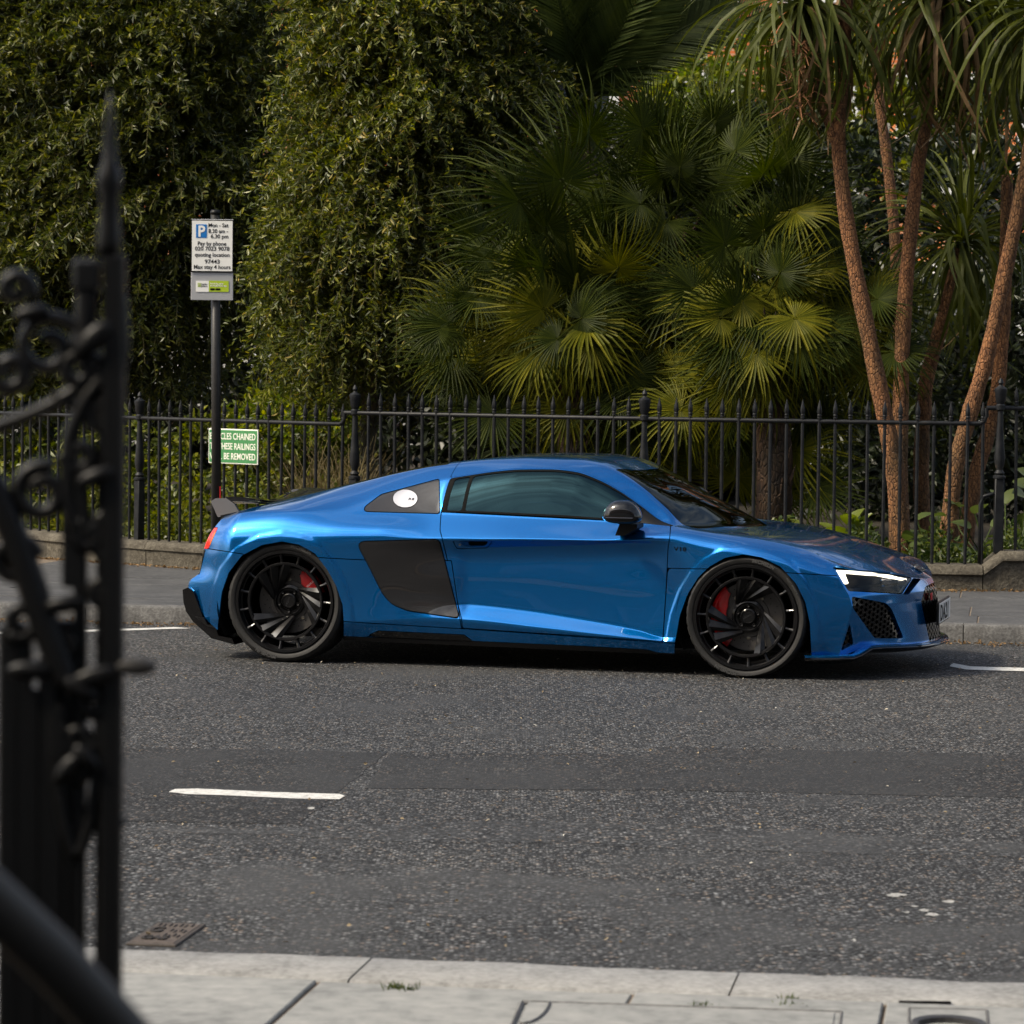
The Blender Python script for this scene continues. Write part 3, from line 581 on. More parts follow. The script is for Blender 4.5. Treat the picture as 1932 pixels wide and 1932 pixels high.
def wheel(x, R, W, rot, cal, side, zc):
    w = group_node('wheel', car, (x, -.957 if side < 0 else .957, zc)); w.scale = (1, 1, 1) if side < 0 else (1, -1, 1)
    inst('tyre', tyre_mesh(R, W, RIM), w); inst('outer_ring', ME_OUT, w); inst('inner_ring', ME_IN, w); inst('barrel', barrel(W), w)
    for k in range(15): inst('ring_bar', ME_BAR, w, rot=(0, -(rot + k * D(24) + D(10)), 0))
    for g_ in range(3):
        for me in ME_BLADES: inst('spoke', me, w, rot=(0, -(rot + g_ * D(120) + D(73)), 0))
    inst('hub', ME_HUB, w)
    for k in range(5): a = rot + k * D(72) + .3; inst('lug_nut', ME_NUT, w, (.057 * math.cos(a), 0, .057 * math.sin(a)))
    rd = .188 if x > 1 else .182; inst('brake_disc', disc_mesh(rd), w); [inst('disc_hole', ME_HOLE, w, ((.128 + (k * 7 % 5) / 5 * (rd - .145)) * math.cos(k * D(10)), 0, (.128 + (k * 7 % 5) / 5 * (rd - .145)) * math.sin(k * D(10)))) for k in range(36)]; inst('brake_caliper', caliper_mesh(rd + .004, *cal), w)
    for k in range(5): a = rot + k * D(72) + .95; inst('disc_bolt', ME_BOLT, w, (.118 * math.cos(a), 0, .118 * math.sin(a)))
    rt = (R + RIM) / 2 - .002
    for txt, a in (('MICHELIN', 72), ('MICHELIN', 250)): inst('tyre_lettering', arc_text(txt, .026, rt + .002, D(a), LETTER), w, (0, -.0045, 0))
    inst('tyre_lettering', arc_text('PILOT SPORT 4', .014, rt + .002, D(35), LETTER, .0005), w, (0, -.0045, 0))
    t = text_mesh('calliper_text', 'ceramic', .02, WHITE, .0003, 'CENTER'); am = (cal[0] + cal[1]) / 2; o = inst('caliper_lettering', t, w, ((rd - .02) * math.cos(am), .079, (rd - .02) * math.sin(am)), (math.pi / 2, -am + math.pi, 0))
    t2 = text_mesh('cap_lettering', 'URBAN', .016, DARKCHROME, .0003, 'CENTER'); inst('cap_lettering', t2, w, (0, .0765, -.005), (math.pi / 2, -rot - .5, 0))
for sd_ in (-1, 1):
    wheel(WB, .331, .25, D(0), (D(130), D(236)), sd_, .329); wheel(0.003, .341, .30, D(38), (D(14), D(66)), sd_, .339)
    yy = sd_ * .93
    for x, r in ((WB - .005, .385), (-.012, .392)):
        b = MB(); V = []; n = 40
        for k in range(n + 1):
            a = -.5 + (math.pi + 1.0) * k / n
            for y in (sd_ * .925, sd_ * .60): V.append((x + r * math.cos(a), y, .315 + r * math.sin(a) * .95))
        b.add(V, [(2 * k, 2 * k + 1, 2 * k + 3, 2 * k + 2) for k in range(n)]); b.build('wheel_arch_liner', MATBLK, car)
        MB().box((x, sd_ * .585, .38), (.76, .02, .46)).build('wheel_well_panel', MATBLK, car)
        MB().lathe([(.05, 0), (.05, .30)], 16, (x, -.56 if sd_ < 0 else .26, .33), 'y').build('hub_carrier', MATBLK, car)
# ------------------------------------------------------------------ spoiler, mirrors, tail, cabin
def add_details():
    b = MB(); sec = []          # rear wing: thin blade across the tail with down-turned end plates
    x0 = to_car(*Q1((232,408))[0], -.72)[0]
    ws_ = np.concatenate([np.linspace(-.72, -.60, 4), np.linspace(-.5, .5, 7), np.linspace(.60, .72, 4)])
    for w in ws_:
        e = _sm(.55, .72, abs(w)); xr = x0 + .03 * (1 - (w / .72) ** 2); zr = .893 - .008 * e - .050 * (1 - (w / .72) ** 2)
        sec.append([(xr, w, zr - .004), (xr + .012, w, zr + .004), (xr + .12, w, zr + .024), (xr + .19, w, zr + .026 - .004 * e), (xr + .25, w, zr + .012), (xr + .20, w, zr - .002), (xr + .10, w, zr - .002)])
    V = [p for s_ in sec for p in s_]; m = 7; F = [(i * m + k, i * m + (k + 1) % m, (i + 1) * m + (k + 1) % m, (i + 1) * m + k) for i in range(len(sec) - 1) for k in range(m)]
    F += [tuple(range(m))[::-1], tuple((len(sec) - 1) * m + k for k in range(m))]; wing = b.add(V, F).build('rear_wing', CARBON, car, angle=40)
    for s in (-1, 1):
        pts = [to_car(*Q1(p)[0], -.72) for p in ((230,410),(262,392),(330,390),(382,428),(418,490),(276,512))]; b = MB()
        Va = [(p[0], s * .722, p[2]) for p in pts] + [(p[0] + .004, s * .706, p[2]) for p in pts]; n = len(pts)
        b.add(Va, [tuple(range(n)), tuple(range(n, 2 * n))[::-1]] + [(k, n + k, n + (k + 1) % n, (k + 1) % n) for k in range(n)]); b.build('wing_end_plate', pbr('end_plate_grey', (.14, .14, .15), .25, coat=1), wing)
        MB().prism([(x0 + .06,.80),(x0 + .25,.845),(x0 + .22,.815),(x0 + .09,.778)], s * .74, s * .66).build('wing_foot', SATBLK, wing)
        # door mirror
        c = (to_car(*Q2((1150,500))[0], -1.04)[:] + to_car(*Q2((1396,500))[0], -1.04)) / 2; top = to_car(*Q2((1270,402))[0], -1.04)[2]; bot = to_car(*Q2((1270,558))[0], -1.04)[2]
        V = []; n1, n2 = 20, 28; hx = .108; hz = (top - bot) / 2
        for i in range(n1 + 1):
            ph = -math.pi / 2 + math.pi * i / n1
            for k in range(n2):
                t = 2 * math.pi * k / n2; sg = lambda v, e: math.copysign(abs(v) ** e, v)
                x = hx * sg(math.cos(ph), .75) * sg(math.cos(t), .8); y = .085 * sg(math.cos(ph), .75) * sg(math.sin(t), .75); z = sg(math.sin(ph), .8); zc_ = bot + .34 * (top - bot); z = z * (top - zc_) if z > 0 else z * (zc_ - bot)
                x *= 1 - .22 * max(0, z) / (top - zc_)
                V.append((c[0] + x, s * 1.045 + y, zc_ + z))
        F = [(i * n2 + k, i * n2 + (k + 1) % n2, (i + 1) * n2 + (k + 1) % n2, (i + 1) * n2 + k) for i in range(n1) for k in range(n2)]
        mi = MB().add(V, F).build('door_mirror', GLOSSBLK, car, smooth=True)
        p4 = [to_car(*Q2(p)[0], -.98) for p in ((1262,556),(1376,556),(1376,582),(1292,631),(1234,629))]
        MB().prism([(p[0], p[2]) for p in p4], s * 1.02, s * .85).build('mirror_foot', SATBLK, mi)
        ln = MB().box((c[0], s * 1.128, c[2] - .012), (.15, .006, .006), bev=.002).build('mirror_trim', DARKCHROME, mi)
        # rear diffuser corner and tail pipe
        pf = [to_car(*Q1(p)[0], -.80) for p in ((64,978),(100,962),(132,985),(204,1180),(280,1222),(292,1272),(380,1290),(400,1330),(250,1290),(130,1182),(88,1120),(70,1060))]
        MB().prism([(p[0], p[2]) for p in pf], s * .84, s * .55).build('diffuser_corner', GLOSSBLK, car)
        pg = [to_car(*Q1(p)[0], -.845) for p in ((134,1154),(190,1160),(215,1205),(276,1212),(276,1228),(215,1216))]
        MB().prism([(p[0], p[2]) for p in pg], s * .86, s * .70).build('diffuser_fin', SATBLK, car)
        MB().tube([(-.52, s * .62, .27), (-.63, s * .62, .27)], .055, 20, False, (1.3, .9)).build('tail_pipe', DARKCHROME, car, smooth=True)
        for txt, size, key, q, mat, sx, off in (('V10', .038, 'wing', Q2((1607,727))[0], BLACKPRINT, 1.1, .0012), ('R8', .030, 'cap', Q1((1500,400))[0], DARKCHROME, 1.0, .0035)):
            p, n = surf_frame(key, q); ex = np.array([1.0, 0, 0]) - n * n[0]; ex /= np.linalg.norm(ex); ez = np.cross(n, ex); me = text_mesh('lettering', txt, size, mat, .0006, 'LEFT' if s < 0 else 'RIGHT', .0008, 1.1)
            o = inst('lettering', me, car); R3 = Matrix(((ex[0], ez[0], n[0]), (ex[1], ez[1], n[1]), (ex[2], ez[2], n[2]))) if s < 0 else Matrix(((-ex[0], ez[0], n[0]), (ex[1], -ez[1], -n[1]), (-ex[2], ez[2], n[2])))
            pp = p + n * off; o.matrix_local = Matrix.Translation(Vector((pp[0], pp[1] * (1 if s < 0 else -1), pp[2]))) @ R3.to_4x4() @ Matrix.Diagonal((sx, .78, 1, 1))
        # seats
        st = MB(); st.box((1.35, s * .36, .36), (.5, .46, .16), bev=.05); Rm = Matrix.Rotation(-.35, 3, 'Y'); st.box((1.02, s * .36, .66), (.16, .46, .62), R=Rm, bev=.06); st.box((.88, s * .36, .98), (.09, .26, .16), R=Rm, bev=.03); st.build('seat', SEATM, car)
    MB().box((-.53, 0, .30), (.06, 1.15, .22), bev=.02).build('diffuser', GLOSSBLK, car)
    MB().box((1.30, 0, .165), (3.2, 1.66, .05)).build('underbody', MATBLK, car)
    MB().box((2.1, 0, .66), (.5, 1.3, .16), bev=.05).build('dashboard', MATBLK, car); MB().box((.80, 0, .55), (.06, 1.2, .70)).build('rear_bulkhead', MATBLK, car)
    t = np.linspace(0, 2 * math.pi, 33); MB().tube([(1.78 + .07 * math.cos(a) * -1, -.36 + .17 * math.sin(a), .72 + .16 * math.cos(a)) for a in t], .016, 8, False).build('steering_wheel', SATBLK, car, smooth=True)
    MB().box((xm(2.44, 0), 0, .765), (.1, .9, .02), bev=.008).build('wiper_cowl', MATBLK, car)
add_details()
# ------------------------------------------------------------------ ground, road, pavements
RA = rad(-8.6); _ea = np.array([math.cos(RA), math.sin(RA), 0]); _eb = np.array([-math.sin(RA), math.cos(RA), 0])
def rd(a, b, z=0.0): return _ea * a + _eb * b + np.array([0, 0, z])         # along / across the road
def rdc(p): return np.array([p[0] * _ea[0] + p[1] * _ea[1], p[0] * _eb[0] + p[1] * _eb[1]])
FAR_K, NEAR_K = 20.17, 8.60
def asphalt(name, stone, base, light, tan, film, scale, bstr=.9):
    "tar with exposed chippings: every voronoi cell is a stone of its own shade; film = worn smooth grey areas"
    m, t, b = new_mat(name); co = coords(t)
    wob = N(t, 'ShaderNodeTexNoise', Scale=scale * .8, Detail=2.0); L(t, co, wob.inputs[0])
    mixv = N(t, 'ShaderNodeMixRGB'); mixv.inputs[0].default_value = .012; L(t, co, mixv.inputs[1]); L(t, wob.outputs['Color'], mixv.inputs[2])
    v = N(t, 'ShaderNodeTexVoronoi', Scale=scale, Randomness=1.0); L(t, mixv.outputs[0], v.inputs['Vector'])
    v2 = N(t, 'ShaderNodeTexVoronoi', Scale=scale * 2.3, Randomness=1.0); L(t, co, v2.inputs['Vector'])
    sep = N(t, 'ShaderNodeSeparateColor'); L(t, v.outputs['Color'], sep.inputs[0])
    shade = ramp(t, sep.outputs[0], [(0, tuple(c * .5 for c in base)), (.45, base), (.78, stone), (.92, light), (.985, tan)])
    gap = ramp(t, v.outputs['Distance'], [(.25, (1, 1, 1)), (.62, (.12, .12, .12))]); mul = N(t, 'ShaderNodeMixRGB', blend_type='MULTIPLY'); mul.inputs[0].default_value = 1; L(t, shade.outputs[0], mul.inputs[1]); L(t, gap.outputs[0], mul.inputs[2])
    fine = N(t, 'ShaderNodeTexNoise', Scale=260.0, Detail=3.0); L(t, co, fine.inputs[0]); big = N(t, 'ShaderNodeTexNoise', Scale=1.1, Detail=7.0, Roughness=.62); L(t, co, big.inputs[0])
    fr = ramp(t, fine.outputs[0], [(.35, tuple(c * .55 for c in base)), (.7, tuple(c * 1.35 for c in base))])
    msk = ramp(t, big.outputs[0], [(film - .06, (1, 1, 1)), (film + .10, (0, 0, 0))]); sm = N(t, 'ShaderNodeMixRGB'); mk2 = N(t, 'ShaderNodeMath', operation='MULTIPLY'); L(t, msk.outputs[0], mk2.inputs[0]); mk2.inputs[1].default_value = .72; L(t, mk2.outputs[0], sm.inputs[0]); L(t, mul.outputs[0], sm.inputs[1]); L(t, fr.outputs[0], sm.inputs[2])
    dirt = N(t, 'ShaderNodeTexNoise', Scale=.35, Detail=6.0, Roughness=.7); L(t, co, dirt.inputs[0]); dr = ramp(t, dirt.outputs[0], [(.3, (.72, .72, .74)), (.7, (1.25, 1.22, 1.18))]); fin = N(t, 'ShaderNodeMixRGB', blend_type='MULTIPLY'); fin.inputs[0].default_value = 1
    L(t, sm.outputs[0], fin.inputs[1]); L(t, dr.outputs[0], fin.inputs[2]); L(t, fin.outputs[0], b.inputs['Base Color'])
    inv = N(t, 'ShaderNodeMath', operation='SUBTRACT'); inv.inputs[0].default_value = 1.0; L(t, v.outputs['Distance'], inv.inputs[1])
    hm = N(t, 'ShaderNodeMath', operation='MULTIPLY'); L(t, inv.outputs[0], hm.inputs[0]); L(t, sep.outputs[1], hm.inputs[1])
    hk = N(t, 'ShaderNodeMixRGB'); L(t, mk2.outputs[0], hk.inputs[0]); L(t, hm.outputs[0], hk.inputs[1]); hk.inputs[2].default_value = (.55, .55, .55, 1)
    h2 = N(t, 'ShaderNodeMath', operation='MULTIPLY_ADD'); L(t, fine.outputs[0], h2.inputs[0]); h2.inputs[1].default_value = .18; L(t, hk.outputs[0], h2.inputs[2])
    b.inputs['Roughness'].default_value = .78; b.inputs['Specular IOR Level'].default_value = .35; bump(t, h2.outputs[0], b, bstr, .012); return m
ROAD = asphalt('road_chippings', (.140, .148, .156), (.039, .041, .043), (.31, .318, .325), (.26, .20, .145), .38, 84.0)
ROADN = asphalt('road_worn', (.125, .134, .142), (.048, .050, .052), (.29, .30, .31), (.25, .19, .14), .46, 66.0)
PATCH = asphalt('road_patch', (.068, .071, .074), (.025, .026, .027), (.19, .19, .19), (.19, .14, .10), .50, 80.0, .7)
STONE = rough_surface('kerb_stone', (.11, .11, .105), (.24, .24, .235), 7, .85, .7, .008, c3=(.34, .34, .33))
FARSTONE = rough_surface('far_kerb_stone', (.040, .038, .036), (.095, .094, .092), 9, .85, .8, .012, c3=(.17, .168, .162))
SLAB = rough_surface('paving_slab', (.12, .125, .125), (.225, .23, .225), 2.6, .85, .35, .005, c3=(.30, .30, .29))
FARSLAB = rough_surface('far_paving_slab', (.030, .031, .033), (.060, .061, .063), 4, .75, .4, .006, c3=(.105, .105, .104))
PLINTH = rough_surface('plinth_stone', (.022, .018, .012), (.075, .066, .050), 6, .9, 1.0, .02, c3=(.15, .135, .105))
JOINT = rough_surface('joint_dirt', (.09, .07, .05), (.20, .16, .12), 20, .95, .4, .004)
SOIL = rough_surface('garden_soil', (.010, .009, .006), (.035, .028, .018), 6, .95, 1.0, .03)
LINEP = rough_surface('road_paint', (.10, .10, .10), (.52, .52, .50), 26, .7, .3, .003, c3=(.66, .66, .63))
IRON = pbr('painted_iron', (.010, .012, .014), .38, coat=.3, coat_r=.3)
m_, t_, b_ = new_mat('rail_iron'); co_ = coords(t_); n_ = N(t_, 'ShaderNodeTexNoise', Scale=14.0, Detail=6.0); L(t_, co_, n_.inputs[0]); r_ = ramp(t_, n_.outputs[0], [(.4, (.006, .007, .009)), (.66, (.014, .015, .016)), (.78, (.05, .035, .025))]); L(t_, r_.outputs[0], b_.inputs['Base Color']); b_.inputs['Roughness'].default_value = .5; b_.inputs['Specular IOR Level'].default_value = .25; bump(t_, n_.outputs[0], b_, .25, .004); RAILIRON = m_
def sheet(name, corners, mat, z=0.0, nx=1, ny=1, kind=None, parent=None, zf=None):
    c = [np.array(p, float) for p in corners]; V = []
    for i in range(nx + 1):
        for j in range(ny + 1):
            s, q = i / nx, j / ny; p = (c[0] * (1 - s) + c[1] * s) * (1 - q) + (c[3] * (1 - s) + c[2] * s) * q; V.append((p[0], p[1], zf(p) if zf else z))
    F = [(i * (ny + 1) + j, (i + 1) * (ny + 1) + j, (i + 1) * (ny + 1) + j + 1, i * (ny + 1) + j + 1) for i in range(nx) for j in range(ny)]
    o = MB().add(V, F).build(name, mat, parent); tag(o, kind=kind); return o
sheet('ground', [(-300, -120, 0), (300, -120, 0), (300, 400, 0), (-300, 400, 0)], SOIL, -.06, kind='structure')
road = sheet('road', [rd(-45, NEAR_K - .02), rd(45, NEAR_K - .02), rd(45, FAR_K + .02), rd(-45, FAR_K + .02)], ROAD, 0.0, kind='structure')
def poly_sheet(name, pts, mat, z, parent=road):
    V = [(p[0], p[1], z) for p in pts]; return MB().add(V, [tuple(range(len(V)))]).build(name, mat, parent)
pg = lambda *q: [on_ground(x, y, 0.0) for x, y in q]
def ragged(pts, amp, step=.12):
    out = []
    for a, b in zip(pts, pts[1:] + pts[:1]):
        n = max(1, int(np.linalg.norm(b - a) / step))
        for k in range(n): out.append(a + (b - a) * k / n + np.array([*rng.normal(0, amp, 2), 0]))
    return out
# worn surface of the near lane, trench reinstatements
nearl = [on_ground(x, y) for x, y in ((-700,1540),(-100,1548),(300,1560),(566,1560),(1000,1548),(1500,1562),(2000,1600),(2600,1640))]; edge = [rd(9, NEAR_K), rd(-9, NEAR_K)]
poly_sheet('worn_lane', ragged(nearl, .03, .25) + edge, ROADN, .0012)
poly_sheet('trench_patch', ragged(pg((-400,1400),(120,1408),(730,1420),(566,1555),(100,1548),(-500,1535)), .006), PATCH, .0016)
poly_sheet('trench_patch', ragged(pg((734,1421),(1235,1422),(1240,1410),(1600,1417),(2400,1436),(2400,1512),(1932,1506),(1300,1492),(690,1488)), .006), PATCH, .0016)
SCUFF = rough_surface('paint_scuff', (.05, .05, .05), (.48, .48, .46), 60, .8, .3, .003)
for x_, y_, w_, h_ in ((1690,1690,17,4),(1790,1702,12,3),(1745,1718,9,3),(1725,1711,6,2),(1760,1727,14,3),(1712,1722,5,2),(1610,1775,6,2.5),(586,1526,8,2.5),(1322,1848,6,2.5)): poly_sheet('paint_scuff', ragged(pg((x_ - w_, y_ + h_ * .2), (x_ - w_ * .3, y_ - h_), (x_ + w_ * .6, y_ - h_ * .6), (x_ + w_, y_), (x_ + w_ * .2, y_ + h_)), .005, .009), SCUFF, .0028)
white = [(318,1495),(330,1490),(372,1489),(500,1495),(640,1499),(652,1503),(640,1509),(560,1508),(440,1502),(350,1499)]
LINE1 = poly_sheet('painted_dash', ragged(pg(*white), .0022, .04), LINEP, .0028)
poly_sheet('painted_line', ragged(pg((1800,1252),(1830,1258),(2300,1272),(2300,1277),(1820,1264),(1790,1258)), .004, .1), LINEP, .0028)
poly_sheet('painted_line', ragged(pg((-300,1196),(60,1192),(330,1184),(360,1186),(60,1196),(-300,1200)), .004, .1), LINEP, .0028)
# kerbs
def kerb(name, b0, b1, h, a0, a1, length, mat, face_far, gap=.006):
    k = tag(bpy.data.objects.new(name, None), kind='structure'); link(k)
    a = a0; r2 = random.Random(3)
    while a < a1:
        n = 14; V = []; rowsn = 5
        for i in range(n + 1):
            aa = a + gap / 2 + (length - gap) * i / n; w1 = .010 * math.sin(aa * 9.1 + 2 * math.sin(aa * 4.3)) + r2.uniform(-.006, .006); w2 = r2.uniform(-.004, .004)
            ring = [(b0 + (0 if face_far else w1), -.05), (b0 + (0 if face_far else w1), h - .016 + w2 * .3), (b0 + .016 + (0 if face_far else w1), h + w2 * .3), (b1 - .016 + (w1 if face_far else 0), h + w2 * .3), (b1 + (w1 if face_far else 0), h - .016 + w2 * .3), (b1 + (w1 if face_far else 0), -.05)]
            V += [rd(aa, bb, zz) for bb, zz in ring]
        m = 6; F = [(i * m + j, i * m + j + 1, (i + 1) * m + j + 1, (i + 1) * m + j) for i in range(n) for j in range(m - 1)] + [tuple(range(m))[::-1], tuple(n * m + j for j in range(m))]
        MB().add(V, [f[::-1] for f in F]).build('kerb_stone', mat, k, angle=50); a += length
    return k
kerb('near_kerb', NEAR_K - .34, NEAR_K, .10, -4.62, 4.5, .985, STONE, True)
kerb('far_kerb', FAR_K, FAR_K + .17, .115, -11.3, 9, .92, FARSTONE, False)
def slabs(name, rows, a0, a1, zf, mat, seed, gap=.012, jz=-.02, amin=.42, amax=.75, th=.06):
    k = tag(bpy.data.objects.new(name, None), kind='structure'); link(k); r2 = random.Random(seed)
    for (b0, b1) in rows:
        a = a0 + r2.uniform(-.3, 0)
        while a < a1:
            ln = r2.uniform(amin, amax); c = [(a + gap / 2, b0 + gap / 2), (a + ln - gap / 2, b0 + gap / 2), (a + ln - gap / 2, b1 - gap / 2), (a + gap / 2, b1 - gap / 2)]; dz = r2.uniform(-.003, .003); V = []
            for s_, lift in ((0.0, -th), (0.0, -.004), (.004, 0.0)):
                for i_, (aa, bb) in enumerate(c):
                    aa2 = aa + (s_ if i_ in (0, 3) else -s_); bb2 = bb + (s_ if i_ < 2 else -s_); p = rd(aa2, bb2); V.append((p[0], p[1], zf(p) + lift + dz))
            F = [(0, 1, 5, 4), (1, 2, 6, 5), (2, 3, 7, 6), (3, 0, 4, 7), (4, 5, 9, 8), (5, 6, 10, 9), (6, 7, 11, 10), (7, 4, 8, 11), (8, 9, 10, 11)]
            MB().add(V, F).build('paving_slab', mat, k); a += ln
    return k
def zfar(p):
    a, b = rdc(p); lo = _sm(1.0, -4.0, a) if False else float(np.clip((1.5 - a) / 5.5, 0, 1)); return .113 - .085 * lo * float(np.clip((b - FAR_K) / 4.5, 0, 1.4))
sheet('near_pavement_bed', [rd(-30, 3.0), rd(30, 3.0), rd(30, NEAR_K - .03), rd(-30, NEAR_K - .03)], JOINT, .091, kind='structure')
sheet('far_pavement_bed', [rd(-30, FAR_K + .05), rd(30, FAR_K + .05), rd(30, 32), rd(-30, 32)], JOINT, 0, 30, 20, kind='structure', zf=lambda p: zfar(p) - .007)
slabs('near_pavement', [(7.60, 8.25), (6.95, 7.60), (6.3, 6.95), (5.65, 6.3)], -3.2, 3.2, lambda p: .100, SLAB, 5, gap=.010, amin=.45, amax=.85)
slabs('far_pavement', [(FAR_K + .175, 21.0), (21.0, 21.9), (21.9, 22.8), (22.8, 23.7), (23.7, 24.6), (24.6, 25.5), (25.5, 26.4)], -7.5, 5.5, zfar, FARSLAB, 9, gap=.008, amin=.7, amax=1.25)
# ------------------------------------------------------------------ covers
CAST = rough_surface('cast_iron', (.030, .025, .022), (.075, .064, .056), 30, .7, .6, .004); STEEL = rough_surface('galvanised_frame', (.05, .05, .05), (.16, .16, .16), 12, .6, .3)
def gas_cover():
    c = on_ground(314, 1766); t = thing('gas_cover', 'small rusty iron gas cover with raised letters set in the tarmac by the kerb', 'cover', (c[0], c[1], .004), RA)
    MB().box((0, 0, -.003), (.150, .36, .014), bev=.003).build('frame', CAST, t); MB().box((0, 0, -.002), (.132, .33, .016), bev=.004).build('lid', rough_surface('cast_iron_lid', (.045, .036, .031), (.105, .086, .074), 30, .7, .6, .004), t)
    lm = rough_surface('cast_letter', (.012, .011, .010), (.035, .030, .027), 30, .7)
    inst('lettering', text_mesh('cover_lettering', 'G', .055, lm, .004, 'LEFT', .002), t, (-.058, .0, .006), scale=(1, 2.0, 1)); inst('lettering', text_mesh('cover_lettering', 'GAS', .042, lm, .004, 'LEFT', .002), t, (-.05, -.12, .006), scale=(1, 1.8, 1))
    sm_ = MB().box((0, 0, 0), (.007, .04, .010), bev=.002).mesh('stud', lm)
    for k in range(7): inst('stud', sm_, t, (-.052 + .0165 * k, .125 - .012 * (k % 2), .004))
    for k in range(4): inst('stud', sm_, t, (.006 + .0145 * k, .04 - .02 * (k % 2), .004)); inst('stud', sm_, t, (.006 + .0145 * k, -.04 - .02 * (k % 2), .004))
gas_cover()
def tray_cover(label, corners, seed):
    c = sum(corners) / 4; t = thing('inspection_cover', label, 'cover', (c[0], c[1], .10), 0); q = [p - c for p in corners]; q = [np.array([p[0], p[1], 0]) for p in q]
    b = MB(); path = [p + np.array([0, 0, .001]) for p in q] + [q[0] + np.array([0, 0, .001])]
    for a_, b2 in zip(path, path[1:]): b.tube([a_, b2], .006, 4)
    b.build('frame', STEEL, t)
    V = [p * .955 + np.array([0, 0, z]) for z in (-.03, .0055) for p in q]; MB().add(V, [(0, 3, 2, 1), (4, 5, 6, 7), (0, 1, 5, 4), (1, 2, 6, 5), (2, 3, 7, 6), (3, 0, 4, 7)]).build('lid', SLAB, t)
    return t, q
gz = lambda x, y: on_ground(x, y, .10)
T1, q1 = tray_cover('long recessed paving cover in a steel frame at the near kerb', [gz(985,1892), gz(1588,1912), gz(1575,2010), gz(940,1995)], 1)
p0 = q1[0]; MB().tube([p0 + (q1[1] - p0) * .06 * math.cos(a) + (q1[3] - p0) * .35 * math.sin(a) + np.array([0, 0, .008]) + (q1[1] - p0) * .03 + (q1[3] - p0) * .1 for a in np.linspace(-.2, 1.7, 9)], .004, 4).build('corner_ring', STEEL, T1)
T2, q2 = tray_cover('square steel cover with a ring handle in the near pavement', [gz(1715,1905), gz(1862,1909), gz(1870,1990), gz(1715,1985)], 2)
cc = (q2[0] + q2[1] + q2[2] + q2[3]) / 4; MB().tube([cc + np.array([.085 * math.cos(a), .085 * math.sin(a), .012]) for a in np.linspace(0, 2 * math.pi, 25)], .012, 5, False).build('ring_handle', pbr('dark_iron', (.03, .03, .032), .5), T2)
MB().box((*((gz(1700,1893) + gz(1790,1894)) / 2)[:2], .103), (.13, .012, .006)).build('slot', MATBLK, T2).matrix_parent_inverse = Matrix.Translation(-Vector(T2.location))
# ------------------------------------------------------------------ iron railing on its stone plinth
FK = [(2250,23.9),(2050,23.55),(1885,23.4),(1550,23.55),(1214,23.9),(940,24.4),(668,25.0),(460,25.75),(262,26.6),(130,27.4),(0,28.2),(-150,29.2),(-300,30.3)]
_fu = np.linspace(2250, -300, 900); _fz = pchip([k[0] for k in FK[::-1]], [k[1] for k in FK[::-1]], _fu); _fx = (_fu - 966) / F_PX * _fz
_arc = np.concatenate([[0], np.cumsum(np.hypot(np.diff(_fx), np.diff(_fz)))])
def fence_at(s): return np.array([np.interp(s, _arc, _fx), np.interp(s, _arc, _fz), 0.0])
def s_of(u): return float(np.interp(-u, -_fu, _arc))
def fence_dir(s): d = fence_at(s + .02) - fence_at(s - .02); return d / np.linalg.norm(d)
def plinth_top(s): u = np.interp(s, _arc, _fu); return float(np.interp(u, [262, 640, 700, 1865, 1866], [.205, .215, .273, .273, .375]))
SB, SC, SD_, SA = s_of(668), s_of(1214), s_of(1885), s_of(262)
base_r = fence_at(SD_); rail_t = thing('iron_railing', 'black spear-topped iron railing along the garden behind the car', 'railing', base_r)
def rel(p): return np.array(p, float) - np.array(base_r)
def rail_h(s): return 1.39 if s < SD_ + .10 else (1.278 if s < SB + .10 else 1.19)
def picket_mesh(h):
    b = MB(); w = .0105
    b.lathe([(.0125, 0), (.0125, h + .02)], 8); b.lathe([(.0165, h + .022), (.0165, h + .030), (.012, h + .034), (.0165, h + .040), (.0165, h + .048), (.013, h + .052), (.019, h + .066), (.0155, h + .10), (.001, h + .158)], 8, cap=False); return b.mesh('picket', RAILIRON, angle=40)
PM = {}
def picket(s):
    p = fence_at(s); z0 = plinth_top(s) - .02; h = round(rail_h(s) - z0, 3)
    if h not in PM: PM[h] = picket_mesh(h)
    inst('picket', PM[h], rail_t, rel((p[0], p[1], z0)), (rng.normal(0, .004), rng.normal(0, .004), rng.uniform(0, 3)))
def post_mesh(h):
    b = MB(); q = h
    b.box((0, 0, (h - .50) / 2), (.066, .066, h - .50), bev=.006)
    b.lathe([(.046, h - .50), (.046, h - .485), (.030, h - .475), (.038, h - .462), (.022, h - .44), (.034, h - .40), (.040, h - .355), (.033, h - .28), (.022, h - .12), (.020, h - .02), (.034, h - .01), (.034, h + .02), (.024, h + .03), (.036, h + .055), (.040, h + .10), (.046, h + .125), (.044, h + .14), (.020, h + .155), (.012, h + .165), (.020, h + .18), (.016, h + .195), (.002, h + .215)], 14); return b.mesh('post', RAILIRON, angle=40)
def post(s):
    p = fence_at(s); z0 = plinth_top(s) - .02; inst('post', post_mesh(rail_h(s) - z0), rail_t, rel((p[0], p[1], z0)), (0, 0, math.atan2(*fence_dir(s)[1::-1])))
for s in (SA, SB, SC, SD_, s_of(-40)): post(s)
def run(s0, s1, n, skip=0):
    for k in range(1, n): picket(s0 + (s1 - s0) * k / n)
run(SD_, SC, 22); run(SC, SB, 20); run(SB, SA, 19); run(SA, s_of(-40), 18); run(s_of(-40), s_of(-300), 14)
for k in range(1, 8): picket(SD_ - k * .125)
